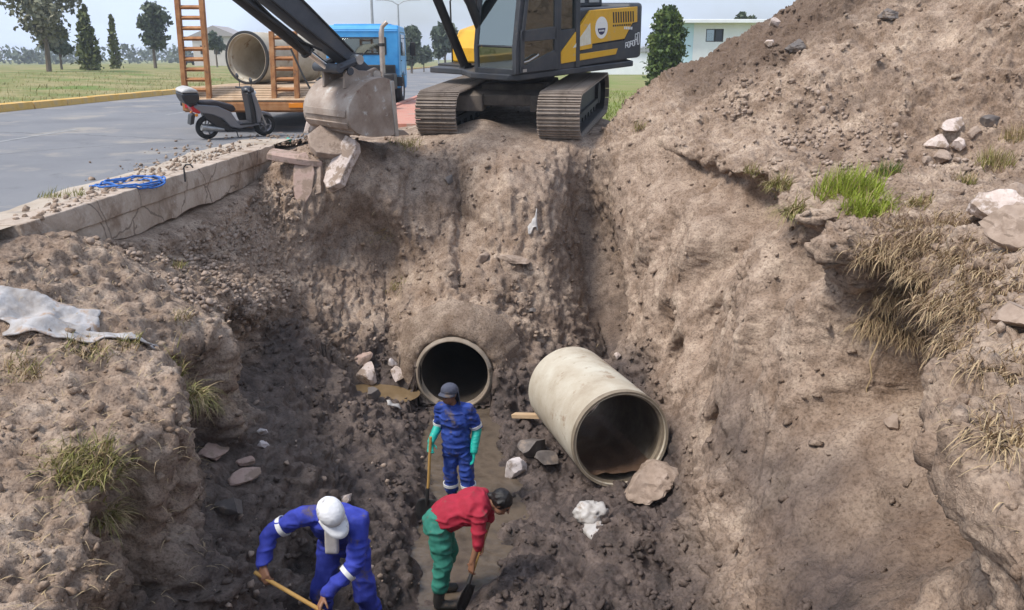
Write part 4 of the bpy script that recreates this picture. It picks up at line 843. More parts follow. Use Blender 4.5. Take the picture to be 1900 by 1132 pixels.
for s in (-1, 1):
    for (y, dual) in ((2.0, 0), (-2.6, 1)):
        for off in ((0,) if not dual else (0, .3)):
            x = s * (hw - .16 - off)
            wh = MB().lathe([(.27, -.13), (.42, -.145), (.49, -.11), (.515, -.05), (.515, .05), (.49, .11), (.42, .145), (.27, .13)], (x, y, .515), (1, 0, 0), 32).build("wheel", M_rubber, tk)
            MB().lathe([(0, -.1), (.10, -.12), (.14, -.06), (.24, -.05), (.28, -.11), (.28, .11), (.24, .05), (.14, .06), (.10, .12), (0, .1)], (x, y, .515), (1, 0, 0), 24).build("rim", M_white if not dual else M_steel, wh)
    MB().tube([(s * hw, 2.86, 2.2), (s * (hw + .22), 2.95, 2.2), (s * (hw + .22), 2.95, 1.5), (s * hw, 2.9, 1.45)], .018, 6).build("mirror_arm", M_dark, tk)
    MB().box((s * (hw + .24), 2.93, 1.85), (.2, .07, .46)).build("mirror", M_dark, tk, .03)
    MB().box((s * (hw - .1), .98, .78), (.4, .05, .3)).build("mudflap", M_dark, tk)

# ================================================================ scooter
sx, sy = -5.52, 16.95
sk = empty("scooter", (sx, sy, .003), (0, 0, R(40)), label="silver and black motor scooter with black top box parked on the asphalt", cat="scooter"); sk.scale = (.93, .93, .93)
M_silver = principled("silver_plastic", (.20, .20, .215), .3, .3); M_bplast = principled("black_plastic", (.022, .022, .025), .38); M_seat = principled("black_vinyl", (.03, .024, .027), .6)
lean = Matrix.Rotation(R(7), 4, 'X')
def smb(): return MB(lean)
for (x, nm) in ((-.60, "wheel"), (.66, "wheel")):
    wh = smb().lathe([(.15, -.045), (.19, -.055), (.225, -.045), (.245, -.015), (.245, .015), (.225, .045), (.19, .055), (.15, .045)], (x, 0, .245), (0, 1, 0), 32).build("wheel", M_rubber, sk)
    rm = smb().lathe([(.15, -.04), (.165, -.04), (.165, .04), (.15, .04)], (x, 0, .245), (0, 1, 0), 28, closed=True).cyl((x, -.06, .245), (x, .06, .245), .045, 14)
    for k in range(5):
        a = 2 * math.pi * k / 5; rm.tube([(x + .04 * math.cos(a), 0, .245 + .04 * math.sin(a)), (x + .155 * math.cos(a), 0, .245 + .155 * math.sin(a))], .016, 6)
    rm.build("rim", M_silver, wh)
smb().prism([(-.92, .70), (-.80, .74), (-.40, .70), (-.12, .56), (.02, .34), (.06, .30), (.48, .30), (.52, .26), (.05, .20), (-.14, .24), (-.30, .42), (-.52, .52), (-.74, .56)], 'y', -.13, .13).build("body", M_silver, sk, .035)
smb().prism([(-.72, .58), (-.42, .50), (-.24, .36), (-.10, .22), (.4, .19), (.42, .15), (-.2, .14), (-.44, .26), (-.66, .44)], 'y', -.10, .10).build("engine_cover", M_bplast, sk, .02)
smb().prism([(-.80, .745), (-.78, .80), (-.45, .80), (-.22, .74), (-.06, .70), (.0, .60), (-.10, .56), (-.42, .70)], 'y', -.125, .125).build("seat", M_seat, sk, .035)
smb().prism([(.04, .29), (.36, .29), (.40, .33), (.10, .33)], 'y', -.16, .16).build("footboard", M_bplast, sk, .015)
smb().prism([(.32, .30), (.42, .30), (.38, .62), (.30, .94), (.22, .96), (.28, .62)], 'y', -.17, .17).build("leg_shield", M_bplast, sk, .03)
smb().prism([(.43, .30), (.52, .32), (.56, .52), (.44, .86), (.36, .97), (.31, .96), (.40, .64)], 'y', -.15, .15).build("front_fairing", M_silver, sk, .04)
smb().prism([(.46, .46), (.60, .54), (.76, .50), (.84, .40), (.78, .42), (.66, .47), (.54, .44)], 'y', -.075, .075).build("front_mudguard", M_silver, sk, .02)
fk = smb()
for y in (-.09, .09): fk.tube([(.66, y, .245), (.54, y, .52), (.44, y * .6, .75)], .024, 8)
fk.build("fork", M_steel, sk)
smb().ball((.31, 0, .99), (.13, .16, .085), 14, 8).build("handlebar_cowl", M_bplast, sk)
smb().tube([(.20, -.36, 1.0), (.24, -.18, 1.01), (.28, 0, 1.0), (.24, .18, 1.01), (.20, .36, 1.0)], .02, 8).build("handlebar", M_bplast, sk)
smb().ball((.43, 0, .93), (.05, .10, .06), 12, 8).build("headlight", M_white, sk)
for y in (-.27, .27):
    mr = smb().tube([(.25, y, 1.0), (.26, y * 1.12, 1.14), (.24, y * 1.2, 1.19)], .009, 6).build("mirror_stem", M_bplast, sk)
    smb().ball((.23, y * 1.28, 1.24), (.022, .075, .055), 12, 8).build("mirror", M_bplast, mr)
smb().prism([(-1.13, .86), (-1.16, .98), (-.80, .985), (-.79, .86), (-.84, .76), (-1.06, .74)], 'y', -.20, .20).build("top_box", M_bplast, sk, .04)
smb().prism([(-1.165, .985), (-1.12, 1.05), (-1.0, 1.085), (-.86, 1.06), (-.795, .985)], 'y', -.205, .205).build("top_box_lid", noise_mat("dusty_grey_lid", [(.35, .34, .33), (.55, .53, .5)], 6, (.4, .5), bump=0), sk, .04)
smb().prism([(-1.02, .75), (-.80, .75), (-.80, .70), (-.95, .68)], 'y', -.08, .08).build("rack", M_bplast, sk, .01)
smb().prism([(-.96, .68), (-.88, .72), (-.74, .62), (-.78, .54), (-.90, .58)], 'y', -.12, .12).build("tail_light", M_red, sk, .02)
for y in (-.14, .14): smb().ball((-.86, y, .53), .035, 10, 6).build("indicator", M_amber, sk)
smb().prism([(-.95, .52), (-.86, .55), (-.90, .34), (-.98, .32)], 'y', -.09, .09).build("rear_mudguard", M_bplast, sk, .01)
smb().tube([(-.30, -.13, .20), (-.45, -.14, .22), (-.78, -.15, .27)], [.03, .05, .06], 12).build("silencer", M_steel, sk)
smb().box((-.36, .12, .24), (.5, .06, .12)).build("swing_arm", M_steel, sk, .02)
smb().tube([(-.62, .09, .28), (-.52, .10, .62)], .026, 8).build("shock_absorber", M_steel, sk)
MB().tube([(-.02, -.10, .2), (-.02, -.2, .02), (.04, -.22, .0)], .012, 6).build("side_stand", M_dark, sk)
# ================================================================ concrete edge, gutter, pipes, rubble
rng = random.Random(11); nrs = np.random.RandomState(5)
M_gut = noise_mat("dusty_gutter_concrete", [(.30, .235, .17), (.40, .33, .26), (.46, .40, .33)], 1.6, (.85, .95), bump=.3, bscale=25, dist=.01, spots=[((.22, .2, .19), 2.2, .55)])
me = bpy.data.meshes.new("gutter"); gv = []; gf = []
for i in range(60):
    y = 1 + i * .26; xr = -4.56 + (y - 7.9) * .04
    gv += [(-5.28 + .07 * math.sin(y * 1.7) + rng.uniform(-.04, .04), y, .008), (-5.0, y, .02), (xr, y, .035)]
    if i:
        k = 3 * i; gf += [(k - 3, k - 2, k + 1, k), (k - 2, k - 1, k + 2, k + 1)]
me.from_pydata(gv, [], gf); me.update(); tag(link("gutter", me, None, M_gut), kind='structure')
ce = empty("concrete_edge", (-4.5, 7.9, 0), label="long broken concrete road edge exposed above the dug bank", cat="concrete edge")
def course(name, z0, z1, xo, wob, seed, y0=-.35, y1=7.1):
    r_ = random.Random(seed); n = 60; vs = []; fs = []
    for i in range(n + 1):
        y = y0 + (y1 - y0) * i / n; x = .04 * y + xo + r_.uniform(-.008, .008)
        zb = z0 + wob * (mnoise.noise(Vector((y * 1.3, seed, 0))) + .5 * mnoise.noise(Vector((y * 5, seed, 3)))); zt = z1 + .012 * mnoise.noise(Vector((y * 4, seed + 9, 0)))
        vs += [(x, y, zb), (x + .006, y, (zb + zt) / 2), (x - .012, y, zt), (x - .34, y, zt), (x - .34, y, zb)]
        if i:
            a, b_ = 5 * (i - 1), 5 * i
            for k in range(5): fs.append((a + k, a + (k + 1) % 5, b_ + (k + 1) % 5, b_ + k))
    fs += [(4, 3, 2, 1, 0), tuple(range(5 * n, 5 * n + 5))]
    return MB().add(vs, fs).build(name, M_conc, ce, .008)
course("upper_course", -.19, .045, .02, .004, 1); course("lower_course", -.47, -.196, .0, .06, 2)
hk = at_z(343, 330, .03)
o = MB().tube([(0, 0, -.05), (0, 0, .13), (.03, .0, .17), (.09, 0, .17), (.12, 0, .13)], .011, 7).build("bent_rebar", M_dark); o.location = hk; tag(o, "dark bent steel bar sticking up from the concrete road edge", "steel bar")
# blue rope thrown down in loops on the gutter
pts = []; rc = at_z(243, 347, .02)
for k in range(220):
    a = k / 220 * 2 * math.pi * 5.3; e = .5 + .35 * math.sin(k * .05)
    pts.append((rc.x - .02 + (.36 + .1 * math.sin(k * .13)) * math.cos(a) * (.8 + .2 * e) + .08 * math.sin(k * .03), rc.y + .1 + (.33 + .12 * math.sin(k * .09)) * math.sin(a), .045 + .02 * (k % 7) / 7 + .03 * math.sin(k * .21)))
o = MB().tube(pts, .011, 6).build("rope", principled("blue_rope", (.03, .13, .42), .7)); tag(o, "blue rope dropped in loose loops on the gutter", "rope")

# installed culvert pipe and the loose pipe
M_pipe_old = noise_mat("soil_stained_pipe", [(.20, .155, .115), (.30, .245, .19), (.38, .33, .27)], 3, (.8, .95), bump=.3, bscale=30, dist=.008, spots=[((.13, .095, .065), 3, .58)])
cp = pipe("culvert_pipe", "half-buried concrete culvert pipe with its dark mouth open behind the standing worker", Vector(PIPE0) - Vector(PAX) * .02, PAX, 9., .578, .50, M_pipe_old)
M_pipe_shade = noise_mat("muddy_shaded_pipe_inside", [(.028, .022, .017), (.06, .046, .034)], 4, (.55, .8), bump=.3, bscale=25)  # mud tone, darkened to paint in the shade deep inside the pipe
MB().lathe([(.499, .12), (.499, 9.)], (0, 0, 0), PAX, 64).build("shade_stain_lining", M_pipe_shade, cp, 0, 60)
LP0, LP1 = Vector((1.27, 8.86, -2.74)), Vector((.80, 10.75, -2.86))
gz = ground_z(1.25, 9.0)
lp = pipe("concrete_pipe", "loose pale concrete pipe lying tilted on the muddy floor", LP0, LP1 - LP0, 2.0, .59, .53, M_pipe)
ax = (LP1 - LP0).normalized()
MB().lathe([(.527, .055), (.56, .05), (.563, .0), (.588, -.004), (.594, .03), (.594, .07), (.588, .085), (.527, .12)], (0, 0, 0), ax, 72, closed=True).build("socket_rim", noise_mat("damp_pipe_rim", [(.16, .125, .085), (.28, .23, .17)], 6, (.7, .85), bump=.3), lp, 0, 40)
MB().lathe([(.5285, .10), (.5285, 1.99)], (0, 0, 0), ax, 64).build("shade_stain_lining", noise_mat("stained_pipe_inside", [(.045, .033, .022), (.10, .078, .055), (.2, .17, .13)], 2.5, (.5, .8), bump=.3, bscale=20), lp, 0, 60)
# mud lying inside the loose pipe
mm = MB(); vs = []; fs = []; s1 = Vector((0, 0, 1)) - ax * ax.z; s1.normalize(); s2 = ax.cross(s1)
for i in range(21):
    for j in range(15):
        t = .03 + i * .09; wj = (j / 14 - .5) * .80; dz = -.43 + .07 * abs(wj) + .04 * mnoise.noise(Vector((i * .4, j * .4, 0))) - .02 * math.sin(i * .6)
        p = ax * t + s2 * wj * (1.0) + s1 * max(dz, -math.sqrt(max(0, .527 ** 2 - wj * wj)))
        vs.append(p)
for i in range(20):
    for j in range(14): fs.append((i * 15 + j, i * 15 + j + 1, (i + 1) * 15 + j + 1, (i + 1) * 15 + j))
mm.add(vs, fs).build("mud_deposit", noise_mat("wet_mud", [(.06, .035, .022), (.12, .075, .05)], 7, (.35, .6), bump=.4, bscale=25), lp, 0, 60)

# ---- stones
def ico(sub):
    bm = bmesh.new(); bmesh.ops.create_icosphere(bm, subdivisions=sub, radius=1.); v = np.array([p.co[:] for p in bm.verts]); f = [[q.index for q in p.verts] for p in bm.faces]; bm.free(); return v, f
ICO = {k: ico(k) for k in (1, 2, 3, 4)}
def stone_mesh(name, size, seed, sub=3, angular=5, rough=.10):
    v, f = ICO[sub]; v = v.copy(); r_ = np.random.RandomState(seed)
    for _ in range(angular * 2 + 6):
        n = r_.normal(size=3); n /= np.linalg.norm(n); d = r_.uniform(.38, .8); s = v @ n - d; v -= np.outer(np.clip(s, 0, None) * .97, n)
    nv_ = v / (np.linalg.norm(v, axis=1)[:, None] + 1e-6)
    v = v + nv_ * (rough * (.8 * fbm(v + seed * 3.1, .6, 4, seed) + .25 * fbm(v + seed, .16, 2, seed + 5)))[:, None]
    v *= np.array(size) / 2 / np.abs(v).max(0)
    me = bpy.data.meshes.new(name); me.from_pydata(v.tolist(), [], f); me.polygons.foreach_set('use_smooth', [True] * len(f)); me.set_sharp_from_angle(angle=R(24)); me.update(); return me
M_stone = {
 'pale': noise_mat("pale_stone", [(.42, .33, .28), (.56, .47, .42), (.62, .55, .5)], 6, (.8, .95), bump=.4, bscale=40, dist=.01, spots=[((.27, .2, .15), 5, .47)]),
 'tan': noise_mat("tan_stone", [(.22, .16, .12), (.33, .25, .195), (.42, .33, .27)], 6, (.85, .95), bump=.4, bscale=40, dist=.01, spots=[((.22, .16, .12), 5, .50)]),
 'dark': noise_mat("dark_wet_stone", [(.085, .072, .066), (.16, .135, .12)], 6, (.5, .75), bump=.4, bscale=40, dist=.01, spots=[((.24, .185, .145), 5, .54)]),
 'pink': noise_mat("pink_slab", [(.34, .225, .18), (.45, .32, .265), (.50, .39, .33)], 5, (.8, .95), bump=.4, bscale=40, dist=.01, spots=[((.28, .2, .15), 5, .46)]),
 'white': noise_mat("whitish_stone", [(.5, .44, .42), (.68, .62, .6)], 6, (.7, .9), bump=.4, bscale=30, dist=.015, spots=[((.3, .24, .2), 5, .50)]),
}
def stone(px, py, size, kind, label, seed, name="stone", rot=None, sink=.25, off=(0, 0, 0), group=None, sub=4, **kw):
    p, n = pick_n(px, py); o = link(name, stone_mesh(name, size, seed, sub, **kw), None, M_stone[kind])
    r_ = random.Random(seed); o.location = p + Vector((0, 0, size[2] * (.5 - sink))) + Vector(off); o.rotation_euler = rot or (r_.uniform(-.25, .25), r_.uniform(-.25, .25), r_.uniform(0, 6.28))
    return tag(o, label, "stone" if 'slab' not in name else "slab", group)
stone(680, 703, (.42, .36, .32), 'pale', "largest pale stone at the back edge of the brown puddle", 1)
stone(671, 672, (.30, .24, .26), 'pink', "angular pinkish stone just above the largest stone by the puddle", 2, angular=7)
stone(742, 697, (.36, .30, .26), 'pale', "mud-smeared stone between the puddle and the culvert mouth", 3)
stone(728, 676, (.17, .15, .20), 'white', "small white pointed stone behind the puddle", 4)
stone(693, 735, (.26, .22, .2), 'dark', "dark stone sitting in the brown puddle", 5)
stone(958, 876, (.30, .28, .34), 'white', "whitish rock right of the standing worker", 6)
stone(985, 842, (.40, .36, .30), 'dark', "dark grey rock against the left side of the loose pipe", 7)
stone(1012, 862, (.36, .30, .22), 'dark', "low dark rock under the loose pipe, nearer than its dark neighbour", 8)
stone(458, 880, (.40, .24, .12), 'pink', "flat pink brick-like slab lying in the dark mud", 9, name="stone_slab", angular=3, rough=.2, sink=.35)
stone(452, 858, (.24, .16, .10), 'pink', "smaller pink fragment behind the flat pink slab in the mud", 10, rough=.22, sink=.4)
stone(385, 838, (.40, .3, .14), 'pink', "pinkish crumbled lump at the foot of the left bank", 12, angular=3, rough=.3, sink=.45)
stone(830, 336, (.24, .22, .18), 'dark', "grey stone high on the back slope below the excavator", 13)
stone(893, 482, (.24, .20, .20), 'tan', "tan stone at the left end of the crack above the culvert", 14)
stone(945, 482, (.62, .3, .12), 'tan', "flat slab bridging a dark crack above the culvert", 15, name="stone_slab", rot=(.25, .1, .1))
stone(985, 578, (.16, .10, .10), 'dark', "small dark stone half out of the earth right of the culvert", 16)
stone(1768, 236, (.46, .24, .16), 'pale', "flat pale slab at the foot of the spoil heap on the right", 17, name="stone_slab", rot=(0, -.25, .5), angular=8)
stone(1733, 273, (.36, .3, .24), 'pale', "rounded pale stone leftmost in the row on the right bank", 18)
stone(1776, 270, (.26, .22, .2), 'pale', "pale stone below the flat slab on the right bank", 19)
stone(1748, 298, (.34, .28, .22), 'tan', "tan stone nearest the camera in the right bank row", 20)
stone(1716, 300, (.2, .16, .14), 'tan', "small tan stone beside the right bank row, nearest the green tuft", 21)
stone(1800, 254, (.22, .2, .16), 'tan', "small stone between the flat slab and the dark clods on the right bank", 22)
stone(1838, 232, (.3, .22, .2), 'dark', "dark stone at the far end of the right bank row", 23)
stone(1842, 405, (.62, .5, .36), 'pale', "big pale boulder at the right edge of the bank", 24, angular=2, rough=.22)
stone(1890, 445, (.5, .42, .3), 'tan', "tan boulder at the right frame edge below the big pale one", 25, angular=2, rough=.22)
stone(1885, 372, (.36, .3, .22), 'tan', "tan boulder above the big pale boulder at the right edge", 26, angular=2, rough=.22)
stone(1892, 605, (.28, .24, .14), 'tan', "flat tan stone on the root-matted face at the far right", 27)
stone(1436, 46, (.2, .18, .18), 'pale', "pale stone high on the dark crest of the heap", 28)
stone(1428, 82, (.2, .16, .16), 'pale', "pale stone on the heap just below the crest stone", 29)
stone(1208, 912, (.85, .62, .46), 'tan', "large lump of pinkish earth in front of the loose pipe mouth", 30, name="earth_lump", angular=3, rough=.25, sub=4)
stone(1652, 795, (.14, .12, .2), 'tan', "small reddish stone stuck in the face of the right hollow", 31, sink=.4)
stone(1472, 92, (.40, .30, .26), 'dark', "clump of dark matted roots on the heap below its crest", 32, name="root_clump", rough=.4, angular=2)
stone(1640, 38, (.40, .30, .24), 'dark', "dark soil clump near the top of the heap", 33, name="soil_clump", rough=.4, angular=2)
stone(425, 950, (.3, .26, .2), 'dark', "dark mud-coated rock behind the worker in the white cap", 34)
stone(640, 935, (.16, .14, .12), 'pale', "small pale stone just right of the white cap", 35)
stone(488, 808, (.12, .1, .1), 'white', "small white stone in the mud left of the stream, upper of two", 36)
stone(490, 826, (.14, .1, .1), 'white', "small white stone in the mud left of the stream, lower of two", 37)
stone(1140, 660, (.16, .14, .12), 'pale', "small pale stone behind the back end of the loose pipe", 38)
# broken pieces of the road edge below the bucket
def slab(px, py, size, rot, kind, label, seed, dz=0.):
    r_ = random.Random(seed); n = 9; out = []
    for k in range(n):
        a = 2 * math.pi * k / n + r_.uniform(-.2, .2); e = r_.uniform(.8, 1.05)
        out.append((size[0] / 2 * max(-1, min(1, 1.25 * math.cos(a))) * e, size[1] / 2 * max(-1, min(1, 1.25 * math.sin(a))) * e))
    o = MB().prism(out, 'z', -size[2] / 2, size[2] / 2).build("broken_slab", M_stone[kind], None, .012)
    p = pick(px, py); o.location = p + Vector((0, 0, dz)); o.rotation_euler = rot
    return tag(o, label, "slab", "broken pieces of the road edge")
slab(545, 300, (.95, .60, .10), (.12, .15, .3), 'pink', "flat pinkish slab lying over the broken end of the concrete edge", 1, .08)
slab(560, 335, (.34, .85, .10), (1.2, .1, .1), 'pink', "red slab hanging upright below the flat pink slab, wider of two", 2, .05)
slab(588, 332, (.26, .75, .09), (1.15, -.15, -.25), 'tan', "narrow tan slab hanging upright beside the red slab", 3, .05)
slab(635, 318, (.40, .95, .16), (1.0, .2, -.55), 'pale', "thick pale slab leaning down the slope under the bucket", 4, .12)
slab(612, 272, (.7, .62, .14), (.85, .1, .25), 'tan', "tan slab lying behind the thick leaning slab", 5, .1)
slab(575, 252, (.3, .2, .3), (.2, .3, .3), 'pale', "upright pale chunk left of the bucket", 6, .2)
slab(518, 270, (.5, .30, .06), (.15, -.1, .9), 'pink', "thin pink sheet of concrete on the end of the gutter", 7, .12)
slab(628, 250, (.5, .3, .08), (.1, .15, .1), 'pale', "pale flake of concrete right under the bucket's left side", 8, .12)
slab(496, 262, (.22, .14, .05), (.1, .1, .2), 'dark', "dark flake of asphalt at the end of the gutter", 9, .1)
o = MB().prism([(-.06, -.04), (.05, -.05), (.07, .03), (-.03, .05)], 'z', 0, .012).build("plastic_scrap", principled("teal_plastic", (.05, .4, .33), .4)); o.location = pick(537, 272) + Vector((0, 0, .16)); o.rotation_euler = (.6, .3, 0); tag(o, "small teal scrap of plastic among the broken slabs", "plastic scrap")
# plank end under the loose pipe
o = MB().box((0, 0, 0), (.10, .75, .06)).build("timber_stake", noise_mat("pale_timber", [(.42, .28, .16), (.55, .40, .25)], 8, (.7, .85), stretch=(1, .2, 1)), None, .006)
p = pick(968, 775); o.location = p + Vector((.16, -.12, .10)); o.rotation_euler = (-.25, 0, R(52)); tag(o, "pale timber stake poking out left of the loose pipe", "timber")

# ---- cloth and plastic
def drape(name, label, cat, px, py, lx, ly, rz, mat, lift=.03, wr=.03, seed=0, nx=40, ny=26, edge=.12):
    c = pick(px, py); r_ = Matrix.Rotation(rz, 2); vs = []; fs = []
    for j in range(ny):
        for i in range(nx):
            u, v = (i / (nx - 1) - .5), (j / (ny - 1) - .5)
            e1 = 1 + edge * mnoise.noise(Vector((v * 4, seed, 1))) ; e2 = 1 + edge * mnoise.noise(Vector((u * 4, seed, 7)))
            d = r_ @ Vector((u * lx * e1, v * ly * e2)); x, y = c.x + d.x, c.y + d.y
            w_ = abs(mnoise.noise(Vector((x * 3 + seed, y * 7, 0)))) + .6 * abs(mnoise.noise(Vector((x * 9, y * 14 + seed, 3)))) 
            vs.append((x, y, ground_z(x, y) + lift + wr * w_))
    V = np.array(vs).reshape(ny, nx, 3)
    for _ in range(3):
        Zs = V[:, :, 2]; pd = np.pad(Zs, 1, mode='edge'); V[:, :, 2] = np.maximum(Zs * .5, -99) + .125 * (pd[:-2, 1:-1] + pd[2:, 1:-1] + pd[1:-1, :-2] + pd[1:-1, 2:])
    for j in range(ny - 1):
        for i in range(nx - 1): fs.append((j * nx + i, j * nx + i + 1, (j + 1) * nx + i + 1, (j + 1) * nx + i))
    me = bpy.data.meshes.new(name); me.from_pydata((V.reshape(-1, 3) - np.array(c)).tolist(), [], fs); me.polygons.foreach_set('use_smooth', [True] * len(fs)); me.update()
    o = link(name, me, None, mat); o.location = c; so = o.modifiers.new("thickness", 'SOLIDIFY'); so.thickness = .012
    return tag(o, label, cat)
M_sack = noise_mat("muddy_white_sacking", [(.24, .20, .17), (.38, .36, .35), (.50, .49, .50)], 5, (.6, .8), bump=.5, bscale=30, dist=.012, spots=[((.33, .23, .16), 4.5, .53)])
drape("plastic_sheet", "crumpled dirty white sheet on the left bank, farther of two", "plastic sheet", 88, 582, .75, .3, .35, M_sack, .012, .045, 1)
drape("plastic_sheet", "long muddy white sheet on the left bank, nearer of two", "plastic sheet", 150, 628, 1.05, .26, .38, M_sack, .012, .045, 4)
# crumpled white bag with trailing strips, in front of the loose pipe
bg_ = empty("plastic_bag", pick(1098, 965), label="crumpled white plastic bag on the mud in front of the loose pipe", cat="plastic bag")
v, f = ICO[4]; v = v * np.array([.19, .16, .13]); v *= (1 + .55 * fbm(v, .14, 4, 3, .7) - .35 * np.abs(fbm(v, .08, 3, 9)))[:, None]
me = bpy.data.meshes.new("bag_body"); me.from_pydata((v + np.array([0, 0, .09])).tolist(), [], f); me.polygons.foreach_set('use_smooth', [True] * len(f)); me.update()
M_bag = noise_mat("thin_white_plastic", [(.34, .31, .28), (.56, .54, .52)], 7, (.35, .5), bump=.3, bscale=30, dist=.01, spots=((.28, .21, .16), 7, .54)); link("bag_body", me, bg_, M_bag)
def strip(pts, wd, name, mat, parent):
    vs = []; fs = []
    for i, p in enumerate(pts):
        p = Vector(p); s = Vector((wd * (1 + .5 * math.sin(i * 1.7)), 0, .02 * math.sin(i * 2.1))); vs += [p - s, p + s]
        if i: fs.append((2 * i - 2, 2 * i - 1, 2 * i + 1, 2 * i))
    o = MB().add(vs, fs).build(name, mat, parent); so = o.modifiers.new("t", 'SOLIDIFY'); so.thickness = .006; return o
b0 = bg_.location
v, f = ICO[3]; v = v * np.array([.11, .20, .05]); v *= (1 + .5 * fbm(v + 4, .1, 4, 13))[:, None]
me = bpy.data.meshes.new("bag_tail"); me.from_pydata((v + np.array([.02, -.22, .02])).tolist(), [], f); me.polygons.foreach_set('use_smooth', [True] * len(f)); me.update(); link("bag_tail", me, bg_, M_bag)
drape("plastic_scrap", "torn greenish white plastic scrap on the back slope", "plastic scrap", 987, 428, .16, .07, .3, M_bag, .03, .05, 8, 16, 10)
sc_ = drape("plastic_scrap", "clear plastic scrap at the right end of the brown puddle", "plastic scrap", 733, 757, .18, .08, .4, M_bag, .04, .05, 3, 14, 8)

# ---- loose clods and gravel over all the dug ground (not countable)
def scatter(name, ids, smin, smax, sub, mat, seed, power=3., flat=.75, attrs=False, PP=None, NN=None):
    PP = P if PP is None else PP; NN = N if NN is None else NN
    r_ = np.random.RandomState(seed); v0, f0 = ICO[sub]; n = len(ids); var = []
    for k in range(8):
        v = v0.copy()
        for _ in range(9):
            q = r_.normal(size=3); q /= np.linalg.norm(q); s = v @ q - r_.uniform(.3, .7); v -= np.outer(np.clip(s, 0, None) * .95, q)
        var.append(v * r_.uniform(.7, 1.35, 3) * (1 + .12 * r_.normal(size=(len(v), 1))))
    s = smin + (smax - smin) * r_.rand(n) ** power; ang = r_.rand(n) * 6.283; tl = r_.rand(n) * .8
    pick_v = r_.randint(0, 8, n); V = np.stack(var)[pick_v] * s[:, None, None] * np.array([1, 1, flat])
    ca, sa = np.cos(ang), np.sin(ang); x = V[:, :, 0] * ca[:, None] - V[:, :, 1] * sa[:, None]; y = V[:, :, 0] * sa[:, None] + V[:, :, 1] * ca[:, None]
    z = V[:, :, 2] * np.cos(tl)[:, None] + x * np.sin(tl)[:, None]; x = x * np.cos(tl)[:, None] - V[:, :, 2] * np.sin(tl)[:, None]
    off = PP[ids] + NN[ids] * (s * .25)[:, None]
    V = np.stack([x, y, z], -1) + off[:, None, :]; m = len(v0); F = (np.array(f0)[None] + (np.arange(n) * m)[:, None, None]).reshape(-1, 3)
    me = bpy.data.meshes.new(name); VV = V.reshape(-1, 3)
    me.vertices.add(len(VV)); me.vertices.foreach_set('co', VV.astype(np.float32).ravel()); me.loops.add(F.size); me.loops.foreach_set('vertex_index', F.astype(np.int32).ravel())
    me.polygons.add(len(F)); me.polygons.foreach_set('loop_start', np.arange(0, F.size, 3, dtype=np.int32)); me.update(calc_edges=True)
    if attrs:
        for nm, arr in (('damp', damp), ('topsoil', topsoil), ('red', np.clip(red, 0, 1))):
            at = me.attributes.new(nm, 'FLOAT', 'POINT'); at.data.foreach_set('value', np.repeat(arr[ids], m).astype(np.float32))
    return link(name, me, None, mat)
vis = np.unique(vis_ids); UUv = UU[vis]; Yv = Y[vis]
wl = np.where((UUv > 1.5) & (UUv < 17.9), 1., .0) * (1 - .75 * rwall[vis]) * (1 - .9 * wet_ch[vis]) * (.25 + np.clip(fbm(P[vis], .7, 3, 91) * 2, 0, 1.4)) * np.clip(DEP[vis] / 10, .3, 1.6) ** 1.2
wl *= (1 + .3 * mud[vis]) * (~inside[vis])
def choose(n, wts, seed):
    r_ = np.random.RandomState(seed); return r_.choice(vis, n, replace=True, p=wts / wts.sum())
tag(scatter("soil_clods", choose(11000, wl, 1), .007, .065, 1, M_soil, 1, 6., attrs=True), "crumbled soil clods strewn over the dug earth", "soil", kind="stuff")
rub = (~inside[vis]) * (np.where((UUv > 1.2) & (UUv < 3.6) & (Yv > 8) & (Yv < 13.5), 1., 0) + .02 * mud[vis] * (UUv < 6.3) + .5 * ((UUv > 14.5) & (UUv < 15.8) & (Yv > 9.5) & (Yv < 14)))
tag(scatter("gravel_rubble", choose(3800, rub * (.2 + np.clip(fbm(P[vis], .5, 3, 93) * 2, 0, 1)), 2), .006, .055, 1, M_stone['tan'], 2, 4.), "loose gravel and rubble under the concrete edge", "gravel", kind="stuff")

rr = np.random.RandomState(44); n_ = 1500; yy_ = rr.uniform(7.8, 17.5, n_); xe = np.where(yy_ < 15, -4.5, -3.9); xx_ = xe - np.abs(rr.normal(0, .55, n_)) * np.clip((yy_ - 7) / 6, .3, 1.4)
PPr = np.stack([xx_, yy_, np.where((xx_ > -5.1) & (yy_ < 15.2), .03, .003)], 1)
tag(scatter("spilled_soil", np.arange(n_), .006, .06, 1, soil_material("spilled_soil", False), 21, 4., PP=PPr, NN=np.tile(np.array([0, 0, 1.]), (n_, 1))), "crumbs of soil spilled along the gutter and road edge", "soil", kind="stuff")

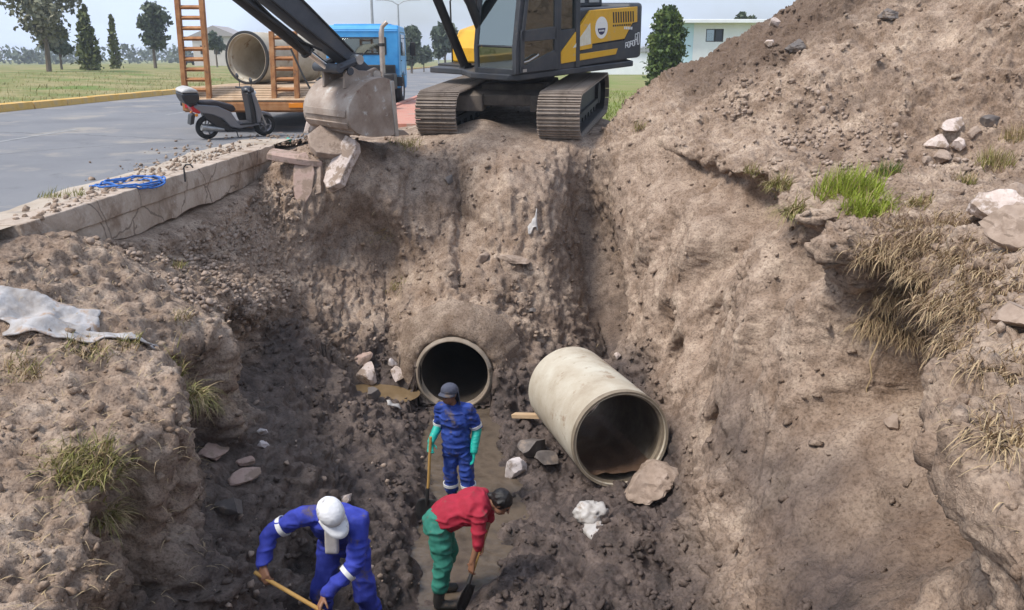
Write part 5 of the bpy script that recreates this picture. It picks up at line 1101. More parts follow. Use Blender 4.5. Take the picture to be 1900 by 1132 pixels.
# ---- grass
def blades_mesh(name, n, spread, length, width, droop, seed, base=None, lean=(0, 0), dirs=None, seg=4, curl=.6):
    r_ = np.random.RandomState(seed); VV = []; F = []
    for k in range(n):
        if base is not None: b0, nn = base[k]
        else:
            a = r_.rand() * 6.283; q = math.sqrt(r_.rand()); b0 = np.array([spread[0] * q * math.cos(a), spread[1] * q * math.sin(a), 0.]); nn = np.array([0, 0, 1.])
        L_ = length * (.25 + .9 * r_.rand() ** 1.3); a = r_.rand() * 6.283; out = np.array([math.cos(a), math.sin(a), 0]) * r_.uniform(.1, curl) + np.array([lean[0], lean[1], 0]); d = nn + out; d /= np.linalg.norm(d)
        sd_ = np.cross(d, [0.3, .2, 1]); sd_ /= np.linalg.norm(sd_) + 1e-6; p = np.array(b0, float); i0 = len(VV); w_ = width * r_.uniform(.6, 1.3); dr = droop * r_.uniform(.5, 1.4)
        for s in range(seg + 1):
            t = s / seg; ww = w_ * (1 - t ** 1.5) + .0004; VV += [p - sd_ * ww, p + sd_ * ww]
            p = p + d * L_ / seg; d = d + np.array([0, 0, -dr / seg]) + r_.normal(0, .06, 3); d /= np.linalg.norm(d)
            if s: F.append((i0 + 2 * s - 2, i0 + 2 * s - 1, i0 + 2 * s + 1, i0 + 2 * s))
    me = bpy.data.meshes.new(name); me.from_pydata([tuple(q) for q in VV], [], F); me.polygons.foreach_set('use_smooth', [True] * len(F)); me.update(); return me
def leaf_mat(name, cols, scale=3., rough=.6, trans=.25):
    m = noise_mat(name, cols, scale * (3 if scale > 5 else 1), (rough, rough + .1), bump=0, spec=.3); b = m.node_tree.nodes['Principled BSDF']
    b.inputs['Transmission Weight'].default_value = 0; b.inputs['Subsurface Weight'].default_value = 0
    return m
G_bright = leaf_mat("bright_grass", [(.16, .22, .02), (.28, .34, .04), (.38, .40, .08)], 9)
G_dark = leaf_mat("dark_green_grass", [(.05, .10, .012), (.10, .17, .02)], 9)
G_olive = leaf_mat("olive_grass", [(.12, .125, .03), (.24, .225, .065), (.36, .30, .13)], 9)
G_dry = leaf_mat("straw_grass", [(.28, .19, .095), (.44, .33, .19), (.34, .24, .13)], 9)
G_root = leaf_mat("brown_roots", [(.16, .10, .06), (.28, .19, .115), (.42, .31, .20)], 12, .85)
def tuft(px, py, rad, length, n, mat, label, seed, droop=.9, width=.0045, hang=0., name="grass_tuft", lift=0., curl=.95):
    p, nn = pick_n(px, py); r_ = random.Random(seed); base = []
    for k in range(n):
        a = r_.random() * 6.283; q = math.sqrt(r_.random()) * (1.5 if r_.random() < .18 else .9); qx, qy = px + q * math.cos(a) * rad * FPX / (p - cam.location).length, py + q * math.sin(a) * rad * .55 * FPX / (p - cam.location).length
        try: bi = pick_i(qx, qy)
        except ValueError: bi = pick_i(px, py)
        bp = Vector(P[bi])
        if (bp - p).length > rad * 1.0: bp = p + Vector((r_.uniform(-rad, rad) * .4, r_.uniform(-rad, rad) * .4, 0))
        nv = Vector(N[bi]) * hang + Vector((0, 0, 1 - hang)); base.append((np.array(bp - p) - np.array([0, 0, .02]), np.array(nv)))
    o = link(name, blades_mesh(name, n, (rad, rad), length, width, droop, seed, base, curl=curl), None, mat); o.location = p; o.data.materials.append((G_root if mat is G_dry else G_dry) if name == 'root_mat' else (G_dry if mat is not G_dry else G_olive)); nf = len(o.data.polygons); fr_ = .12 if mat is G_bright else .38
    o.data.polygons.foreach_set('material_index', np.repeat((np.random.RandomState(seed).rand(nf // 4) < fr_).astype(np.int32), 4))
    return tag(o, label, "grass")
tuft(1575, 355, .44, .34, 1500, G_bright, "bright green grass tuft on the right rim, largest of its group", 1)
tuft(1645, 320, .28, .22, 500, G_dark, "darker green grass tuft behind the bright one on the right rim", 2)
tuft(1612, 395, .32, .28, 900, G_bright, "yellow-green grass tuft hanging forward over the right rim below the big bright tuft", 3, 1.4)
tuft(1440, 342, .28, .26, 420, G_olive, "olive grass drooping over the rim beside the dark hollow", 4, 1.8, hang=.35)
tuft(1468, 392, .16, .30, 260, G_olive, "olive grass hanging down the wall left of the bright tufts", 5, 2.2, hang=.5)
tuft(1392, 318, .16, .18, 160, G_olive, "short olive grass at the lip above the small cave", 6, 1.4, hang=.2)
tuft(1180, 236, .15, .16, 150, G_olive, "small olive tuft right of the excavator track", 7)
tuft(1545, 345, .16, .2, 200, G_olive, "olive grass left of the big bright tuft on the rim", 8, 1.2)
tuft(300, 700, .38, .22, 900, G_olive, "olive grass patch on the edge of the left bank", 9, 1.2)
tuft(350, 735, .20, .30, 320, G_olive, "olive grass hanging over the corner of the left bank", 10, 2.2, hang=.4)
tuft(385, 745, .14, .30, 200, G_dry, "straw grass hanging at the outermost corner of the left bank", 11, 2.4, hang=.5)
tuft(165, 870, .32, .22, 1000, G_olive, "large olive grass patch low on the left bank near the frame bottom", 12, 1.5, hang=.3)
tuft(190, 960, .16, .26, 300, G_olive, "olive grass hanging at the bottom left of the bank", 13, 2., hang=.4)
tuft(160, 650, .22, .2, 240, G_dry, "yellow straw grass beside the nearer muddy sheet", 14, 1.8, curl=1.4)
tuft(235, 640, .12, .14, 120, G_olive, "small green tuft at the end of the nearer muddy sheet", 15)
tuft(340, 588, .14, .12, 130, G_dry, "small straw tuft near the top of the left bank crack", 16)
tuft(735, 530, .30, .14, 300, G_olive, "green tuft in the middle of the back slope", 17, 1.2)
tuft(332, 490, .14, .12, 130, G_olive, "small green tuft below the concrete edge", 18)
gm = blades_mesh("grass_tuft", 150, (.28, .16), .14, .005, .9, 19); o = link("grass_tuft", gm, None, G_olive); o.location = at_z(116, 366, .01); tag(o, "short yellowish grass growing in the gutter left of the blue rope", "grass")
tuft(750, 268, .35, .2, 300, G_olive, "olive weeds between the bucket and the excavator track", 20)
tuft(705, 440, .3, .14, 160, G_dry, "dry roots on the left part of the back slope", 21, 1.6, curl=1.3)
tuft(1845, 300, .3, .22, 380, G_olive, "olive green grass patch at the right edge of the bank", 22)
tuft(1790, 335, .18, .16, 200, G_olive, "small olive tuft left of the right edge grass patch", 23)
tuft(1880, 255, .25, .2, 260, G_dry, "reddish straw grass above the right edge patch", 24, 1.2)
tuft(1700, 372, .2, .16, 200, G_dry, "straw grass right of the yellow-green tuft", 25, 1.4, curl=1.1)
tuft(40, 690, .2, .2, 180, G_dry, "straw grass at the left frame edge", 26, 1.5)
k = 30
for (px, py, rad, ln, nb, lab) in [(1640, 470, .24, .40, 420, "upper left"), (1715, 450, .26, .34, 420, "upper middle"), (1790, 480, .28, .3, 420, "upper right"), (1660, 545, .2, .46, 420, "middle left"), (1740, 560, .26, .36, 420, "middle"), (1820, 570, .26, .3, 380, "middle right"), (1630, 600, .14, .46, 300, "lower left fringe"), (1690, 620, .14, .4, 300, "lower fringe"), (1870, 680, .24, .28, 360, "far right"), (1860, 800, .2, .3, 320, "bottom right"), (1665, 418, .26, .26, 380, "top left"), (1755, 405, .28, .24, 380, "top"), (1700, 505, .24, .34, 380, "central"), (1830, 500, .26, .24, 320, "far upper right"), (1780, 630, .2, .3, 320, "lower right")]:
    tuft(px, py, rad * 1.25, ln * .62, nb * 2, G_root if k % 3 else G_dry, f"mat of dry roots hanging on the right bank, {lab} piece", k, 2.2, .0032, .5, "root_mat", curl=2.2); k += 1
# dead straw and rootlets strewn on the banks and the heap
ids = choose(2600, (~inside[vis]) * 0. + np.where((UUv > 13.2) & (UUv < 18.5), 1., 0) * .8 + np.where((UUv > 1.6) & (UUv < 4.1) & (Yv < 9.5), .8, 0) + .25 * bslope[vis], 9)
r_ = np.random.RandomState(4); base = [(P[i] + N[i] * .004, N[i] * .25 + np.array([r_.normal() * .6, r_.normal() * .6, 0])) for i in ids]
tag(link("straw_litter", blades_mesh("straw_litter", len(base), None, .16, .003, 1.2, 77, base, seg=3, curl=1.2), None, G_dry), "dead straw and rootlets strewn on the earth banks", "straw", kind="stuff")
# one long root hanging in the hollow on the right
p = pick(1606, 680); o = MB().tube([(.10, .02, .34), (.04, -.05, .22), (-.02, -.08, .08), (.01, -.09, -.06), (-.02, -.08, -.18), (.005, -.08, -.28), (-.015, -.07, -.36)], [.008, .008, .007, .006, .006, .004, .002], 6).build("hanging_root", G_dry); o.location = p; tag(o, "single pale root hanging in front of the hollow on the right", "root")
# soil packed round the culvert mouth
nk, prf = 90, [(.57, .12), (.585, .05), (.63, .03), (.70, .05), (.78, .12), (.88, .26), (1.0, .5)]
ax_ = Vector(PAX); u_ = (Vector((0, 0, 1)) - ax_ * ax_.z).normalized(); v_ = ax_.cross(u_); cvs = []; cfs = []
for i, (r0, h0) in enumerate(prf):
    for k in range(nk):
        a = 2 * math.pi * k / nk; dr = Vector(PIPE0) + (u_ * math.cos(a) + v_ * math.sin(a)) * r0 + ax_ * h0
        nn_ = mnoise.noise(dr * 5) * .05 + mnoise.noise(dr * 14) * .025
        cvs.append(dr + (u_ * math.cos(a) + v_ * math.sin(a)) * nn_ * min(1, i / 2) - ax_ * (.05 * mnoise.noise(dr * 9) * min(1, i / 2)))
for i in range(len(prf) - 1):
    for k in range(nk): cfs.append((i * nk + k, i * nk + (k + 1) % nk, (i + 1) * nk + (k + 1) % nk, (i + 1) * nk + k))
pk = MB().add(cvs, cfs).build("packed_soil", soil_material("packed_soil", False, .75), terrain, 0, 60)
# ================================================================ people
def remesh_obj(name, mb, voxel, mat, parent, smooth=3, fold=0., fscale=9., seed=0, keep=None):
    me = mb.mesh(name + "_src", 0); tmp = bpy.data.objects.new("tmp", me); COL.objects.link(tmp)
    r = tmp.modifiers.new("r", 'REMESH'); r.mode = 'VOXEL'; r.voxel_size = voxel
    if smooth:
        s = tmp.modifiers.new("s", 'SMOOTH'); s.iterations = smooth; s.factor = .5
    dg = bpy.context.evaluated_depsgraph_get(); dg.update(); m2 = bpy.data.meshes.new_from_object(tmp.evaluated_get(dg)); m2.name = name
    bpy.data.objects.remove(tmp); bpy.data.meshes.remove(me)
    if fold:
        n = len(m2.vertices); co = np.empty(n * 3); m2.vertices.foreach_get('co', co); co = co.reshape(-1, 3); no = np.empty(n * 3); m2.vertices.foreach_get('normal', no); no = no.reshape(-1, 3)
        q = (1 - np.abs(fbm(co * np.array([.75, .75, 1.9]) + seed + .03 * np.stack([vnoise(co, .1, 3)] * 3, 1), 1.5 / fscale, 2, seed))) ** 4; co = co + no * (fold * .62 * (q - .4))[:, None]; m2.vertices.foreach_set('co', co.ravel())
    m2.polygons.foreach_set('use_smooth', [True] * len(m2.polygons)); m2.update()
    m2.materials.clear(); return link(name, m2, parent, mat)
def cap(mb, a, ra, b, rb, n=12):
    a, b = Vector(a), Vector(b); d = (b - a); L_ = d.length; d = d.normalized() if L_ > 1e-6 else Vector((0, 0, 1)); path = []; rs = []
    for k in range(5): t = k / 4 * math.pi / 2; path.append(a - d * ra * math.cos(t)); rs.append(max(ra * math.sin(t), .002))
    for k in range(5): t = k / 4 * math.pi / 2; path.append(b + d * rb * math.sin(t)); rs.append(max(rb * math.cos(t), .002))
    return mb.tube(path, rs, n)
def chain(mb, pts, rs):
    for i in range(len(pts) - 1): cap(mb, pts[i], rs[i], pts[i + 1], rs[i + 1])
    return mb
def hand(mb, wr, d, nrm, side, curl, r=.0095):
    """palm and five separate bent fingers: wr wrist, d along the palm, nrm towards which fingers curl, side = thumb side (+1/-1)"""
    wr, d, nrm = Vector(wr), Vector(d).normalized(), Vector(nrm); nrm = (nrm - d * nrm.dot(d)).normalized(); t = d.cross(nrm) * side
    for o in (-.027, -.009, .009, .027): cap(mb, wr + t * o * .7, .017, wr + d * .088 + t * o, .0135)
    for k, (o, L_) in enumerate(((.030, .070), (.010, .079), (-.010, .074), (-.029, .056))):
        p = wr + d * .09 + t * o; a = curl * .35
        for sgm in (.45, .31, .24):
            q = p + (d * math.cos(a) + nrm * math.sin(a)) * L_ * sgm; cap(mb, p, r, q, r * .92, 8); p = q; a += curl * .55
    p = wr + d * .03 + t * .03; q = p + (t * .75 + d * .6 + nrm * .35).normalized() * .042; cap(mb, p, .0125, q, .011, 8); s_ = q + (d * .75 + nrm * (.3 + .4 * curl) + t * .1).normalized() * .036; cap(mb, q, .011, s_, .009, 8)
def cloth(name, cols): return noise_mat(name, cols, 9, (.75, .9), bump=.25, bscale=26, dist=.012, spots=[((.12, .09, .07), 4, .56)])
M_skin = noise_mat("brown_skin", [(.20, .095, .055), (.27, .135, .08)], 12, (.5, .6), bump=.05)
M_cob = cloth("blue_overall_cloth", [(.010, .026, .14), (.016, .045, .24), (.03, .07, .33)])
M_cob2 = cloth("royal_blue_cloth", [(.016, .024, .20), (.026, .04, .31), (.045, .065, .40)])
M_teal = principled("teal_rubber_glove", (.012, .36, .29), .42)
M_refl = principled("silver_reflective_tape", (.66, .66, .66), .4)
M_hat = cloth("navy_hat_cloth", [(.045, .05, .075), (.08, .085, .115)]); M_wcap = cloth("white_cap_cloth", [(.60, .60, .62), (.72, .72, .73)])
M_redc = cloth("crimson_shirt_cloth", [(.26, .010, .026), (.38, .018, .042)]); M_green = cloth("sea_green_trousers_cloth", [(.02, .15, .11), (.04, .23, .17)])
M_boot = noise_mat("muddy_rubber_boot", [(.02, .019, .018), (.045, .04, .035)], 8, (.5, .75), bump=.1, spots=((.12, .085, .06), 6, .55))
M_hair = noise_mat("black_hair", [(.006, .005, .005), (.016, .013, .012)], 30, (.4, .55), bump=.3, stretch=(1, 1, .2)); M_grey = cloth("undershirt_cloth", [(.38, .35, .33), (.5, .47, .45)])
M_eye = principled("dark_eye", (.01, .008, .008), .2)
def head_parts(mb, c, fwd, up, s=1.):
    """skull, jaw, nose, brow, ears and lips; fwd is the facing direction"""
    c, f, u = Vector(c), Vector(fwd).normalized(), Vector(up); u = (u - f * u.dot(f)).normalized(); l = u.cross(f)
    rot = Matrix((l, f, u)).transposed()
    mb.ball(c + u * .02 * s, (.076 * s, .094 * s, .098 * s), 18, 12, rot); mb.ball(c + f * .022 * s - u * .055 * s, (.058 * s, .066 * s, .062 * s), 16, 10, rot)
    cap(mb, c + f * .092 * s + u * .004 * s, .010 * s, c + f * .108 * s - u * .028 * s, .015 * s, 8); cap(mb, c + f * .082 * s + u * .028 * s - l * .035 * s, .012 * s, c + f * .082 * s + u * .028 * s + l * .035 * s, .012 * s, 8)
    cap(mb, c + f * .084 * s - u * .062 * s - l * .018 * s, .0085 * s, c + f * .084 * s - u * .062 * s + l * .018 * s, .0085 * s, 8)
    for q in (-1, 1): mb.ball(c + l * q * .078 * s - f * .005 * s, (.012 * s, .022 * s, .032 * s), 10, 8, rot)
    return c, f, u, l, rot
def eyes(c, f, u, l, parent, s=1.):
    for q in (-1, 1): MB().ball(c + f * .084 * s + u * .006 * s + l * q * .030 * s, .0125 * s, 10, 6).build("eye", M_eye, parent)
def ring_band(mb, a, b, t, r0, r1=None, wd=.035):
    a, b = Vector(a), Vector(b); p = a.lerp(b, t); d = (b - a).normalized(); return mb.lathe([(r0 * .9, -wd / 2), (r0, -wd / 2), (r1 or r0, wd / 2), ((r1 or r0) * .9, wd / 2)], p, d, 24, closed=True)
def capmesh(c, f, u, l, rot, mat, parent, brim=.085, flap=False, s=1., wide=False):
    cr_ = MB(); cr_.ball(c + u * .045 * s, (.092 * s, .110 * s, .080 * s), 22, 12, rot)
    if wide: cr_.lathe([(.08 * s, .0), (.115 * s, -.012), (.14 * s, -.03), (.14 * s, -.036), (.11 * s, -.022), (.08 * s, -.015)], c + u * .045 * s, u, 26, closed=True)
    o = remesh_obj("cap", cr_, .009, mat, parent, 2, .004, 30, 3)
    bm = MB(); n = 14; vs = []; fs = []
    for i in range(n + 1):
        a = math.pi * (i / n) ; w_ = math.cos(a) * .086 * s
        for k in range(4):
            t = k / 3; fw = .085 * s * math.sin(a) * (1) + t * (brim * s) * math.sin(a) ** .6
            vs.append(c + u * (.035 * s - t * .028 * s - .012 * s * abs(math.cos(a))) + l * w_ * (1 + .06 * t) + f * (fw + .01))
    for i in range(n):
        for k in range(3): fs.append((i * 4 + k, i * 4 + k + 1, i * 4 + 5 + k, i * 4 + 4 + k))
    b_ = bm.add(vs, fs).build("brim", mat, o); so = b_.modifiers.new("t", 'SOLIDIFY'); so.thickness = .008
    if flap:
        fl = MB(); vs = []; fs = []
        for i in range(11):
            a = math.pi * (.12 + .76 * i / 10)
            for k in range(6):
                t = k / 5; rr = .10 * s + .035 * t * s
                vs.append(c + u * (.04 * s - t * .20 * s) + l * math.cos(a) * rr * 1.0 - f * (math.sin(a) * rr + .02 * t))
        for i in range(10):
            for k in range(5): fs.append((i * 6 + k, i * 6 + k + 1, i * 6 + 7 + k, i * 6 + 6 + k))
        q = fl.add(vs, fs).build("neck_flap", mat, o); so = q.modifiers.new("t", 'SOLIDIFY'); so.thickness = .006
    return o
def ground_at(x, y): return max(ground_z(x, y), -3.44)

def shovel(name, label, top, bottom, facing, parent_none=None):
    """wooden shaft, socket and steel blade; top and bottom in world space"""
    top, bottom = Vector(top), Vector(bottom); d = (bottom - top).normalized(); o = empty(name, bottom, label=label, cat="shovel"); t0 = top - bottom
    MB().tube([t0, t0 * .5 + Vector((.004, 0, 0)), -d * .28], .0165, 10).build("shaft", noise_mat("ochre_shaft_wood", [(.34, .19, .05), (.46, .28, .09)], 8, (.6, .75), stretch=(1, 1, .2)), o)
    s = d.cross(Vector(facing)).normalized(); n = s.cross(d); vs = []; fs = []
    for i in range(9):
        t = i / 8; w_ = .115 * (min(1, .75 + t) if t < .55 else math.sqrt(max(0, 1 - ((t - .55) / .47) ** 2)))
        for k in range(5):
            q = k / 4 * 2 - 1; vs.append(d * (-.28 + .28 * t) + s * w_ * q + n * (.03 * q * q - .02 * math.sin(t * 2)))
    for i in range(8):
        for k in range(4): fs.append((i * 5 + k, i * 5 + k + 1, i * 5 + 6 + k, i * 5 + 5 + k))
    b_ = MB().add(vs, fs).build("blade", M_dark, o); so = b_.modifiers.new("t", 'SOLIDIFY'); so.thickness = .004
    MB().tube([-d * .40, -d * .27, -d * .2], [.019, .021, .012], 10).build("socket", M_dark, o)
    return o

# --- worker standing in the stream, blue overalls, teal gloves
bx, by = -.57, 8.5; bz = -3.50
w1 = empty("person", (bx, by, bz), (0, R(-3), R(-14)), label="worker in blue overalls, navy sun hat and long teal gloves standing in the stream", cat="person"); w1.scale = (.95,) * 3
sL, sR = Vector((-.165, .01, 1.375)), Vector((.165, .01, 1.375)); eL, eR = Vector((-.225, .04, 1.13)), Vector((.24, .06, 1.11)); wL, wR = Vector((-.255, -.17, 1.02)), Vector((.225, -.07, .88))
hc = Vector((-.03, -.055, 1.575)); hf = Vector((-.32, -1, .14))
b = MB(); c, f, u, l, rot = head_parts(b, hc, hf, (0, -.3, 1)); cap(b, (0, .01, 1.38), .055, hc - u * .05 - f * .02, .052)
chain(b, [(0, 0, .92), (0, .02, 1.1), (0, .03, 1.3)], [.10, .085, .085]); chain(b, [sL, eL, wL], [.05, .038, .03]); chain(b, [sR, eR, wR], [.05, .038, .03])
for s in (-1, 1): chain(b, [(s * .09, 0, .88), (s * .105, -.02, .48), (s * .11, .01, .08)], [.075, .05, .04])
body1 = remesh_obj("body", b, .011, M_skin, w1, 2); eyes(c, f, u, l, body1)
b = MB(); b.ball((0, .0, 1.26), (.20, .135, .20), 18, 12); b.ball((0, .0, 1.05), (.175, .13, .20), 18, 12); b.ball((0, .0, .93), (.18, .14, .13), 18, 10); chain(b, [(-.12, .01, 1.38), sL, sL.lerp(eL, .95)], [.075, .078, .062]); chain(b, [(.12, .01, 1.38), sR, sR.lerp(eR, .95)], [.075, .08, .066])
cap(b, (-.07, -.03, 1.415), .035, (.07, -.03, 1.415), .035); jk = remesh_obj("jacket", b, .012, M_cob, w1, 3, .034, 11, 5)
ring_band(MB(), sR, eR, .86, .078, .074).build("reflective_band", M_refl, jk); ring_band(MB(), sL, eL, .86, .074, .070).build("reflective_band", M_refl, jk)
b = MB(); b.ball((0, 0, .90), (.17, .13, .11), 16, 10)
for s in (-1, 1): chain(b, [(s * .085, 0, .86), (s * .105, -.02, .50), (s * .11, -.0, .36)], [.098, .080, .082])
tr = remesh_obj("trousers", b, .012, M_cob, w1, 3, .034, 11, 8)
for s in (-1, 1): ring_band(MB(), (s * .106, -.018, .5), (s * .11, .0, .30), .45, .094, .094).build("reflective_band", M_refl, tr)
for s in (-1, 1):
    b = MB(); chain(b, [(s * .108, -.0, .40), (s * .11, .01, .09)], [.062, .055]); chain(b, [(s * .11, .0, .05), (s * .12, -.15, .045)], [.052, .045]); remesh_obj("boot", b, .011, M_boot, w1, 2)
b = MB(); chain(b, [sL.lerp(eL, .98), eL, wL], [.055, .056, .042]); hand(b, wL, (0, -.45, -.85), (.55, -.7, .25), -1, 1.25, .0115); remesh_obj("glove", b, .0075, M_teal, w1, 2, .008, 18, 2)
b = MB(); chain(b, [sR.lerp(eR, .98), eR, wR], [.060, .058, .044]); hand(b, wR, (-.05, -.15, -1), (-.8, -.4, .0), 1, .55, .0115); remesh_obj("glove", b, .0075, M_teal, w1, 2, .008, 18, 4)
capmesh(c, f, u, l, rot, M_hat, w1, .055, True, 1.06)
gt = Matrix.Translation((bx, by, bz)) @ w1.rotation_euler.to_matrix().to_4x4() @ Matrix.Scale(.95, 4)
hp = gt @ (wL + Vector((.02, -.075, -.075)))
shovel("shovel", "spade held upright by the worker in the navy sun hat", hp + Vector((.0, -.0, .16)), Vector((hp.x - .07, hp.y - .10, bz + .06)), (0, -1, 0))

# --- worker bending over, white cap, royal blue coverall
bx, by = -1.42, 6.08; bz = max(ground_z(bx, by), -3.4) - .22
w2 = empty("person", (bx, by, bz), (0, 0, 0), label="bending worker in royal blue coverall and white cap digging at the lower left", cat="person"); w2.scale = (1.06,) * 3
sL, sR = Vector((-.21, -.22, 1.28)), Vector((.20, -.20, 1.22)); eL, eR = Vector((-.47, -.22, 1.13)), Vector((.19, -.40, .97)); wL, wR = Vector((-.50, -.38, .95)), Vector((-.02, -.52, .80))
hc = Vector((.03, -.40, 1.40)); hf = Vector((.62, -.55, -.75))
b = MB(); c, f, u, l, rot = head_parts(b, hc, hf, (.2, -.6, 1)); cap(b, (0, -.22, 1.28), .058, hc - u * .06 - f * .02, .054)
chain(b, [(0, .12, .86), (0, .0, 1.05), (0, -.15, 1.22)], [.10, .085, .085]); chain(b, [sL, eL, wL], [.05, .038, .03]); chain(b, [sR, eR, wR], [.05, .038, .03])
for s in (-1, 1): chain(b, [(s * .1, .12, .84), (s * .17, -.02, .46), (s * .2, .08, .08)], [.078, .052, .04])
chain(b, [wL, wL], [.03, .03]); hand(b, wL, (.35, -.55, -.5), (.5, .1, -.7), -1, 1.3); hand(b, wR, (-.25, -.6, -.45), (.4, -.3, -.75), 1, 1.3)
body2 = remesh_obj("body", b, .0075, M_skin, w2, 2); eyes(c, f, u, l, body2)
b = MB(); rt = Matrix.Rotation(R(42), 3, 'X'); b.ball((0, -.13, 1.17), (.20, .135, .20), 18, 12, rt); b.ball((0, .02, 1.0), (.18, .135, .2), 18, 12, rt); b.ball((0, .12, .87), (.185, .15, .14), 18, 10)
chain(b, [(-.12, -.19, 1.27), sL, eL, wL.lerp(eL, .12)], [.078, .08, .064, .050]); chain(b, [(.12, -.18, 1.25), sR, eR, wR.lerp(eR, .12)], [.078, .08, .064, .050])
for s in (-1, 1): chain(b, [(s * .1, .12, .84), (s * .17, -.02, .46), (s * .2, .06, .26)], [.105, .088, .078])
cv = remesh_obj("coverall", b, .012, M_cob2, w2, 3, .036, 10, 15)
ring_band(MB(), sL, eL, .62, .080, .076, .04).build("reflective_band", M_refl, cv); ring_band(MB(), eR, wR, .25, .070, .066, .035).build("reflective_band", M_refl, cv)
b = MB(); cap(b, (.0, -.26, 1.31), .062, (.012, -.33, 1.34), .058); b.prism([(-.05, 1.0), (.05, 1.0), (.06, 1.27), (-.045, 1.27)], 'y', -.31, -.26); remesh_obj("undershirt", b, .012, M_grey, w2, 3)
for s in (-1, 1):
    b = MB(); chain(b, [(s * .19, .04, .36), (s * .2, .08, .09)], [.066, .056]); chain(b, [(s * .2, .08, .05), (s * .22, -.08, .045)], [.052, .045]); remesh_obj("boot", b, .012, M_boot, w2, 2)
capmesh(c, f, u, l, rot, M_wcap, w2, .10, False, 1.06)
g2 = Matrix.Translation((bx, by, bz)) @ Matrix.Scale(1.06, 4); pA = g2 @ (wL + Vector((.05, -.06, -.07))); pB = g2 @ (wR + Vector((-.01, -.08, -.07))); dd = (pB - pA).normalized()
tip = pB + dd * .75; tip.z = max(tip.z, ground_z(tip.x, tip.y) + .02) if tip.z < -3.6 else tip.z
shovel("shovel", "spade in both hands of the worker with the white cap", pA - dd * .12, pB + dd * .80, (0, -1, .4))

# --- worker bent double towards the right, crimson shirt
bx, by = -.68, 6.86; bz = -3.46
w3 = empty("person", (bx, by, bz), (0, 0, R(4)), label="worker in crimson shirt and sea green trousers bent double over a spade", cat="person"); w3.scale = (.94,) * 3
sN, sF = Vector((.40, -.17, 1.06)), Vector((.44, .15, 1.10)); eN, eF = Vector((.38, -.24, .80)), Vector((.50, .10, .86)); wN, wF = Vector((.32, -.26, .60)), Vector((.42, -.10, .72))
hc = Vector((.62, -.03, 1.10)); hf = Vector((.75, -.35, -.62))
b = MB(); c, f, u, l, rot = head_parts(b, hc, hf, (.5, 0, 1)); cap(b, (.44, -.01, 1.10), .058, hc - u * .05 - f * .03, .052)
chain(b, [(0, 0, .90), (.18, 0, 1.0), (.38, 0, 1.06)], [.10, .085, .09]); chain(b, [sN, eN, wN], [.05, .038, .03]); chain(b, [sF, eF, wF], [.05, .038, .03])
for s in (-1, 1): chain(b, [(.0, s * .1, .86), (.07 + .03 * s, s * .13, .47), (-.02, s * .14, .08)], [.078, .052, .04])
hand(b, wN, (-.15, -.1, -1), (.6, .6, 0), -1, 1.2); hand(b, wF, (-.2, -.35, -.9), (-.5, -.6, .2), 1, 1.2)
body3 = remesh_obj("body", b, .0075, M_skin, w3, 2); eyes(c, f, u, l, body3)
b = MB(); rt = Matrix.Rotation(R(68), 3, 'Y'); b.ball((.32, 0, 1.06), (.165, .215, .21), 18, 12, rt); b.ball((.13, 0, .99), (.165, .20, .23), 18, 12, rt)
chain(b, [(.38, -.1, 1.09), sN, eN.lerp(sN, -.05)], [.085, .082, .066]); chain(b, [(.40, .1, 1.10), sF, eF.lerp(sF, .05)], [.085, .08, .064])
remesh_obj("shirt", b, .012, M_redc, w3, 3, .034, 9, 25)
b = MB(); b.ball((-.01, 0, .90), (.155, .185, .16), 18, 12, Matrix.Rotation(R(25), 3, 'Y'))
for s in (-1, 1): chain(b, [(.0, s * .1, .86), (.07 + .03 * s, s * .13, .47), (.0, s * .135, .26)], [.112, .088, .080])
remesh_obj("trousers", b, .012, M_green, w3, 3, .036, 9, 28)
for s in (-1, 1):
    b = MB(); chain(b, [(.01, s * .135, .36), (-.02, s * .14, .09)], [.066, .056]); chain(b, [(-.02, s * .14, .05), (.14, s * .15, .045)], [.052, .045]); remesh_obj("boot", b, .012, M_boot, w3, 2)
b = MB(); b.ball(c + u * .035 - f * .022, (.096, .112, .104), 18, 12, rot); cap(b, c - f * .085 + u * .0, .05, c - f * .13 - u * .03, .035); cap(b, c + u * .05 + l * .05, .05, c + u * .02 + l * .085 - f * .02, .03); cap(b, c + u * .05 - l * .05, .05, c + u * .02 - l * .085 - f * .02, .03)
remesh_obj("hair", b, .010, M_hair, w3, 2, .012, 30, 3)
g3 = Matrix.Translation((bx, by, bz)) @ Matrix.Rotation(R(4), 4, 'Z') @ Matrix.Scale(.94, 4); pA = g3 @ (wF + Vector((-.035, -.06, -.08))); pB = g3 @ (wN + Vector((.01, .03, -.09))); dd = (pB - pA).normalized()
shovel("shovel", "spade under the bent worker in the crimson shirt", pA - dd * .22, pB + dd * .42, (1, -.3, .3))
